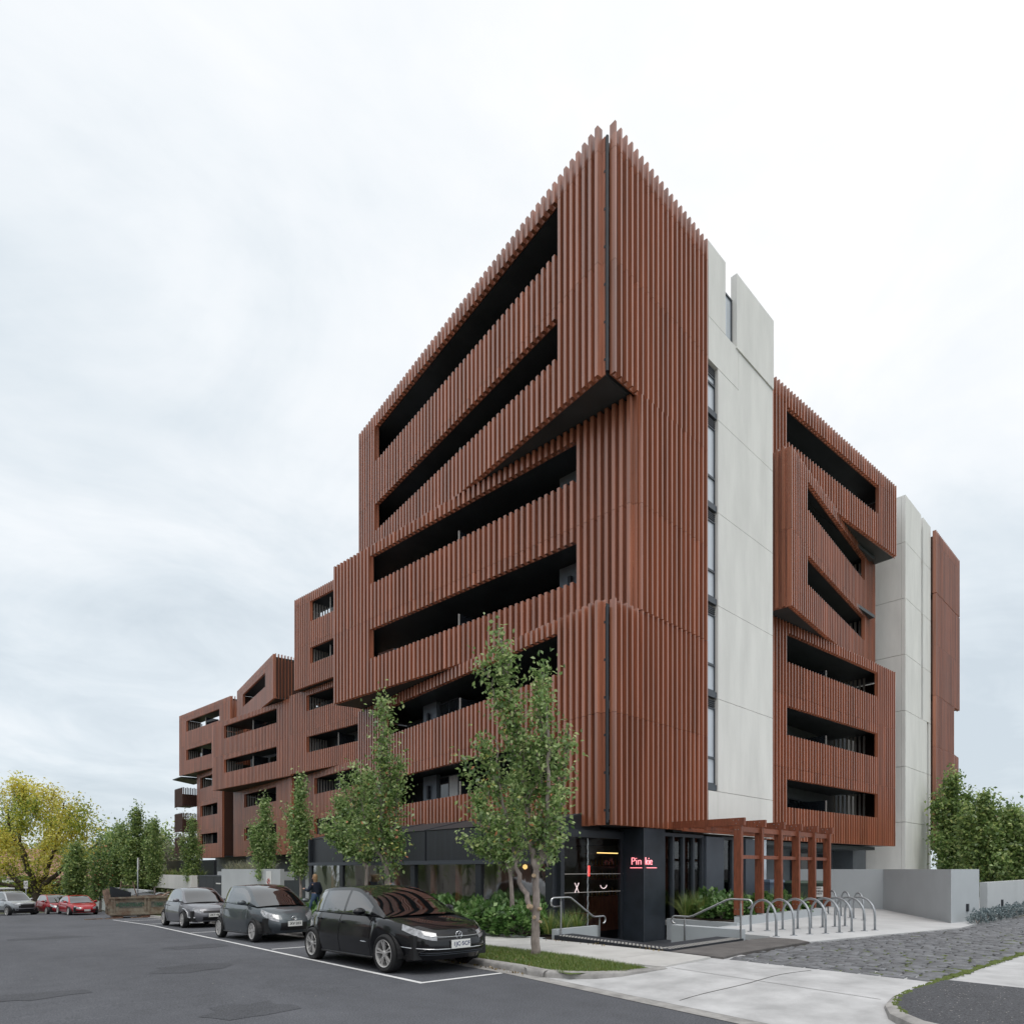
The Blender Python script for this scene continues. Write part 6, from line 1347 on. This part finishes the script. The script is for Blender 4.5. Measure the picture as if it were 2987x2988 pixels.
# ------------------------------------------------------------------ people
def figure(label, loc, rz, joints, rad, edges, jacket, trouser, hairc, hair_len=.3, cloth=('torso',), sitting=False):
    """joints: name -> (x, y, z); body is one skinned surface, clothing two more over it"""
    t_ = thing('person', label, 'person', loc, rz)
    def skinned(name, names, extra, m):
        idx = {n_: i for i, n_ in enumerate(names)}; me = bpy.data.meshes.new(name); me.from_pydata([joints[n_] for n_ in names], [(idx[a], idx[b]) for a, b in edges if a in idx and b in idx], [])
        o = bpy.data.objects.new(name, me); COL.objects.link(o); md = o.modifiers.new('skin', 'SKIN'); md.use_smooth_shade = True
        for i, n_ in enumerate(names): me.skin_vertices[0].data[i].radius = (rad[n_][0] + extra, rad[n_][1] + extra); me.skin_vertices[0].data[i].use_root = (i == 0)
        sb = o.modifiers.new('sub', 'SUBSURF'); sb.levels = 2; sb.render_levels = 2
        dg = bpy.context.evaluated_depsgraph_get(); me2 = bpy.data.meshes.new_from_object(o.evaluated_get(dg)); bpy.data.objects.remove(o); me2.materials.clear(); me2.materials.append(m); me2.shade_smooth()
        return obj(name, me2, t_)
    skinned('body', list(joints), 0, M['skin'])
    skinned('jacket', ['pelvis', 'waist', 'chest', 'neck0', 'sh_l', 'el_l', 'wr_l', 'sh_r', 'el_r', 'wr_r'], .026, jacket)
    skinned('trousers', ['pelvis', 'waist', 'hip_l', 'kn_l', 'an_l', 'hip_r', 'kn_r', 'an_r'], .014, trouser)
    hx, hy, hz = joints['head']
    rows = []
    for k in range(9):      # hair cap, open towards the face, falling behind
        t = math.pi * k / 8; rows.append([(hx - .012 + .112 * math.sin(t) * math.cos(a) * (1 if math.cos(a) < .2 else .75), hy + .092 * math.sin(t) * math.sin(a), hz + .045 + (.115 if t < 1.6 else .115 + (hair_len if math.cos(a) < .35 else -.02)) * math.cos(t)) for a in lin(0, 2 * math.pi, 17)[:-1]])
    G().grid(rows, True).build('hair', hairc, t_, True)
    # face: eyes, nose, mouth, ears
    g = G(); g.tube([(hx + .092, hy, hz + .03), (hx + .118, hy, hz - .012), (hx + .095, hy, hz - .022)], [.008, .014, .008], 6); g.build('nose', M['skin'], t_, True)
    for sy in (-1, 1): G().lathe([(0, .006), (.010, .003), (.013, 0)], (hx + .088, hy + .032 * sy, hz + .022), 'x', 8).build('eye', M['ink'], t_); G().lathe([(0, -.012), (.02, -.006), (.024, 0), (.02, .008), (0, .012)], (hx, hy + .083 * sy, hz), 'y', 8).build('ear', M['skin'], t_, True)
    G().tube([(hx + .092, hy - .022, hz - .05), (hx + .099, hy, hz - .052), (hx + .092, hy + .022, hz - .05)], .006, 5).build('mouth', M['lamp_red'], t_, True)
    # hands
    for sd in ('l', 'r'):
        w_, e_ = Vector(joints['wr_' + sd]), Vector(joints['el_' + sd]); d = (w_ - e_).normalized(); s_ = d.cross(Vector((0, 0, 1)))
        s_ = s_.normalized() if s_.length > .1 else Vector((1, 0, 0)); n_ = s_.cross(d); g = G()
        g.tube([w_ - d * .02, w_ + d * .04, w_ + d * .085], [.026, .038, .034], 8)
        for k in range(4): b = w_ + d * .085 + s_ * (.026 - .0175 * k); l = (.062, .072, .068, .052)[k]; g.tube([b, b + d * l * .5 - n_ * .008, b + d * l * .85 - n_ * .03], [.0095, .0088, .007], 6)
        b = w_ + d * .02 + s_ * .034; g.tube([b, b + d * .035 + s_ * .022, b + d * .065 + s_ * .024 - n_ * .01], [.012, .011, .008], 6); g.build('hand', M['skin'], t_, True)
    for sd in ('l', 'r'):
        a = Vector(joints['an_' + sd]); g = G(); rows = []
        for x, w_, h in ((-.07, .03, .05), (-.04, .042, .085), (.03, .045, .085), (.11, .046, .06), (.17, .036, .04), (.19, .012, .02)): rows.append([(a.x + x, a.y + w_ * math.cos(t), a.z - .07 + h / 2 + h / 2 * math.sin(t)) for t in lin(0, 2 * math.pi, 9)[:-1]])
        g.grid(rows, True).poly(rows[0]).poly(rows[-1][::-1]).build('shoe', M['blackplastic'], t_, True)
    return t_
ED = [('pelvis', 'waist'), ('waist', 'chest'), ('chest', 'neck0'), ('neck0', 'neck'), ('neck', 'head'), ('head', 'crown'), ('chest', 'sh_l'), ('sh_l', 'el_l'), ('el_l', 'wr_l'), ('chest', 'sh_r'), ('sh_r', 'el_r'), ('el_r', 'wr_r'), ('pelvis', 'hip_l'), ('hip_l', 'kn_l'), ('kn_l', 'an_l'), ('pelvis', 'hip_r'), ('hip_r', 'kn_r'), ('kn_r', 'an_r')]
RAD = dict(pelvis=(.15, .11), waist=(.135, .10), chest=(.155, .115), neck0=(.075, .07), neck=(.052, .052), head=(.088, .098), crown=(.06, .07), sh_l=(.062, .062), el_l=(.043, .043), wr_l=(.027, .027), sh_r=(.062, .062), el_r=(.043, .043), wr_r=(.027, .027), hip_l=(.092, .092), kn_l=(.058, .058), an_l=(.038, .038), hip_r=(.092, .092), kn_r=(.058, .058), an_r=(.038, .038))
WALK = dict(pelvis=(0, 0, .95), waist=(.0, 0, 1.12), chest=(.02, 0, 1.33), neck0=(.02, 0, 1.46), neck=(.03, 0, 1.52), head=(.05, 0, 1.615), crown=(.04, 0, 1.69), sh_l=(.02, .19, 1.40), el_l=(.12, .25, 1.14), wr_l=(.36, .18, 1.20), sh_r=(.02, -.19, 1.40), el_r=(-.06, -.25, 1.13), wr_r=(.10, -.22, .92), hip_l=(0, .095, .90), kn_l=(.16, .10, .50), an_l=(.20, .10, .09), hip_r=(0, -.095, .90), kn_r=(.02, -.10, .49), an_r=(-.24, -.10, .13))
navy = mat('navy_jacket', (.018, .024, .045), .8); jean = mat('blue_jeans', (.06, .10, .18), .85); sandy = mat('sandy_hair', (.33, .20, .10), .55, var=.4, vscale=30, stretch=(6, 6, .5)); dk = mat('dark_clothes', (.03, .03, .035), .85); brown = mat('brown_hair', (.08, .05, .03), .5)
q = at(921, 24.0); figure('person with long sandy hair in a navy jacket walking on the footpath', (q[0], q[1], zs_uv(*q) + .13), math.atan2(S2.y, S2.x) + .5, WALK, RAD, ED, navy, jean, sandy, .30)
SIT = dict(WALK); SIT.update(pelvis=(0, 0, .50), waist=(.0, 0, .68), chest=(.04, 0, .90), neck0=(.05, 0, 1.03), neck=(.06, 0, 1.09), head=(.09, 0, 1.185), crown=(.09, 0, 1.26), sh_l=(.05, .19, .97), el_l=(.16, .24, .76), wr_l=(.36, .12, .84), sh_r=(.05, -.19, .97), el_r=(.16, -.24, .76), wr_r=(.36, -.12, .84), hip_l=(.04, .095, .50), kn_l=(.46, .11, .50), an_l=(.44, .11, .09), hip_r=(.04, -.095, .50), kn_r=(.46, -.11, .50), an_r=(.44, -.11, .09))
figure('diner with fair hair seated behind the clear entry screen', (12.95, 12.9, -.40), 0, SIT, RAD, ED, dk, jean, sandy, .16); figure('diner with dark hair seated facing the other inside the cafe', (13.95, 12.9, -.40), math.pi, SIT, RAD, ED, navy, dk, brown, .05)
for k, (x, rz) in enumerate(((12.9, 0), (14.0, math.pi))):
    c_ = thing('cafe_chair', ['dark cafe chair under the fair-haired diner', 'dark cafe chair under the dark-haired diner'][k], 'chair', (x, 12.9, -.42), rz); G().box(-.2, .2, -.2, .2, .40, .43).build('seat', M['charcoal'], c_); G().box(-.22, -.19, -.2, .2, .45, .85).build('backrest', M['charcoal'], c_)
    for sx in (-.18, .18):
        for sy in (-.18, .18): G().tube([(sx, sy, 0), (sx, sy, .40)], .014, 6).build('leg', M['charcoal'], c_)
# ------------------------------------------------------------------ houses, hedges and far trees
M['tile'] = mat('terracotta_tiles', (.30, .16, .12), .8, var=.3, vscale=3); M['brickwall'] = mat('brick_wall', (.24, .13, .09), .85, var=.25, vscale=6); M['weather'] = mat('cream_weatherboard', (.42, .40, .36), .8, var=.1, vscale=2)
def house(label, u_, v_, z0, lx, ly, h, rh, rz, wallm, roofm, hip=.5):
    t_ = thing('house', label, 'house', (u_, v_, z0), rz); G().box(-lx / 2, lx / 2, -ly / 2, ly / 2, 0, h).build('wall', wallm, t_); e = .5
    b = [(-lx / 2 - e, -ly / 2 - e, h + .002), (lx / 2 + e, -ly / 2 - e, h + .002), (lx / 2 + e, ly / 2 + e, h + .002), (-lx / 2 - e, ly / 2 + e, h + .002)]; r0, r1 = (-lx / 2 + hip * ly / 2, 0, h + rh), (lx / 2 - hip * ly / 2, 0, h + rh); g = G()
    g.v += b + [r0, r1]; g.f += [(0, 1, 5, 4), (1, 2, 5), (2, 3, 4, 5), (3, 0, 4), (3, 2, 1, 0)]; ro = g.build('roof', roofm, t_); G().box(-.35, .35, .5, 1.1, h + rh * .5, h + rh + .7).build('chimney', M['brickwall'], ro)
    for k in (-1, 1):
        for sy in (-1, 1): w_ = G().box(k * lx * .27 - .7, k * lx * .27 + .7, sy * ly / 2 - .04, sy * ly / 2 + .04, .9, 2.2).build('window', M['plate'], t_); G().box(k * lx * .27 - .6, k * lx * .27 + .6, sy * ly / 2 - .05, sy * ly / 2 + .05, 1.0, 2.1).build('pane', M['glass_dark'], w_)
    G().box(-.5, .5, -ly / 2 - .03, -ly / 2 + .02, 0, 2.05).build('door', M['timber'], t_); return t_
for k, (T_, y, lx, h, rh, rz, wm, lab) in enumerate(((20, 92, 16, 3.2, 3.6, .2, M['weather'], 'low house with faded tiled roof behind the elm at the left edge'), (240, 88, 13, 2.7, 2.2, -.3, M['brickwall'], 'brick house with red tiled roof behind the red sedan'), (2975, 70, 14, 4.2, 3.4, .6, M['brickwall'], 'distant house with tiled roof at the right edge above the trees'))):
    u_, v_ = at(T_, y); house(lab, u_, v_, -2.2 if k < 2 else .0, lx, 10, h, rh, CAMYAW + rz, wm, M['tile'])
# hedges and the green backdrop behind the far cars
def hedge(label, T0, T1, y, h, seed, m, n=5000, size=.3):
    a, b = np.array(at(T0, y)), np.array(at(T1, y)); rg = np.random.default_rng(seed); t_ = thing('hedge', label, 'hedge', (*((a + b) / 2), zs_uv(*a))); c = (a + b) / 2
    f_ = rg.uniform(0, 1, n); hh = h * (.75 + .3 * np.sin(f_ * 19 + seed) * np.sin(f_ * 7.3)) ; z = rg.uniform(0, 1, n) ** .7 * hh; P = np.stack([a[0] + (b - a)[0] * f_ - c[0], a[1] + (b - a)[1] * f_ - c[1], z], 1); P[:, :2] += rg.normal(0, .5, (n, 2))
    leaf_cloud('leaves', P, size, m, t_, seed=seed, up=.8); g = G()
    for k in range(10): p0 = (a + (b - a) * (k + .5) / 10 - c); g.tube([(p0[0], p0[1], 0), (p0[0] + .1, p0[1], h * .6)], .05, 5)
    g.build('stems', M['bark_dark'], t_); return t_
hedge('shaggy hedge behind the silver utility', -40, 130, 74, 3.0, 401, DARKG, 9000, .34); hedge('green hedge behind the red cars', 120, 300, 70, 2.7, 402, SHRUB, 9000, .3); hedge('hedge in shade behind the skip', 280, 440, 66, 2.4, 403, DARKG, 7000, .3)
hedge('pale scrub behind the far terrace', 430, 580, 80, 4.5, 404, PALEG, 6000, .35)
for k, (T_, y, top, wd) in enumerate(((-20, 110, 7, 5), (150, 120, 6, 6), (330, 115, 7, 5.5), (470, 120, 8, 5), (2900, 80, 7, 4), (2995, 90, 8, 5))):
    u_, v_ = at(T_, y); z0 = -2.2 if k < 4 else 0; h = top - z0; tree('background_tree', 'distant green tree on the skyline, ' + ['at the left edge', 'behind the elm', 'behind the dense clump', 'behind the end block', 'beyond the lane trees', 'at the right edge'][k], (u_, v_, z0), [W3(0, 0), W3(0, h * .3)], .3, [([W3(0, h * .25), W3(0, h * .8)], .15)], [(W3(0, h * .15), W3(0, h), wd), (W3(-1, h * .15), W3(-wd * .8, h * .7), wd * .7), (W3(1, h * .15), W3(wd * .8, h * .7), wd * .7)], 170, 14, .6, .6, (DARKG,), 500 + k, 'bark_dark', group='trees on the skyline')
# the other side of the street, behind the camera: seen only in reflections
for k, (n_, s_, lx, h, rh) in enumerate(((-15, -8, 13, 4.2, 3.2), (-16, 9, 14, 5.6, 3.0), (-15, 27, 13, 4.0, 3.4), (-17, 46, 15, 5.0, 3.2))):
    u_, v_ = st(n_, s_); house('house across the street behind the camera, ' + ['first', 'second', 'third', 'fourth'][k] + ' along', u_, v_, zr(s_) - .1, lx, 9, h, rh, math.atan2(S2.y, S2.x), [M['brickwall'], M['weather']][k % 2], M['tile'])
for k, (n_, s_, top) in enumerate(((-8, 1, 7), (-8.5, 18, 8), (-8, 34, 7), (-11, 46, 9), (-14, 58, 9))):
    u_, v_ = st(n_, s_); tree('street_tree', 'tree across the street behind the camera, ' + ['first', 'second', 'third', 'fourth', 'fifth'][k] + ' along', (u_, v_, zr(s_)), [W3(0, 0), W3(0, 2.2)], .16, [([W3(0, 2), W3(.2, 5)], .08)], [(W3(0, 1.8), W3(0, top), 2.0), (W3(-.3, 1.8), W3(-1.6, top * .8), 1.5), (W3(.3, 1.8), W3(1.6, top * .8), 1.5)], 220, 20, .3, .34, (DARKG,), 600 + k)
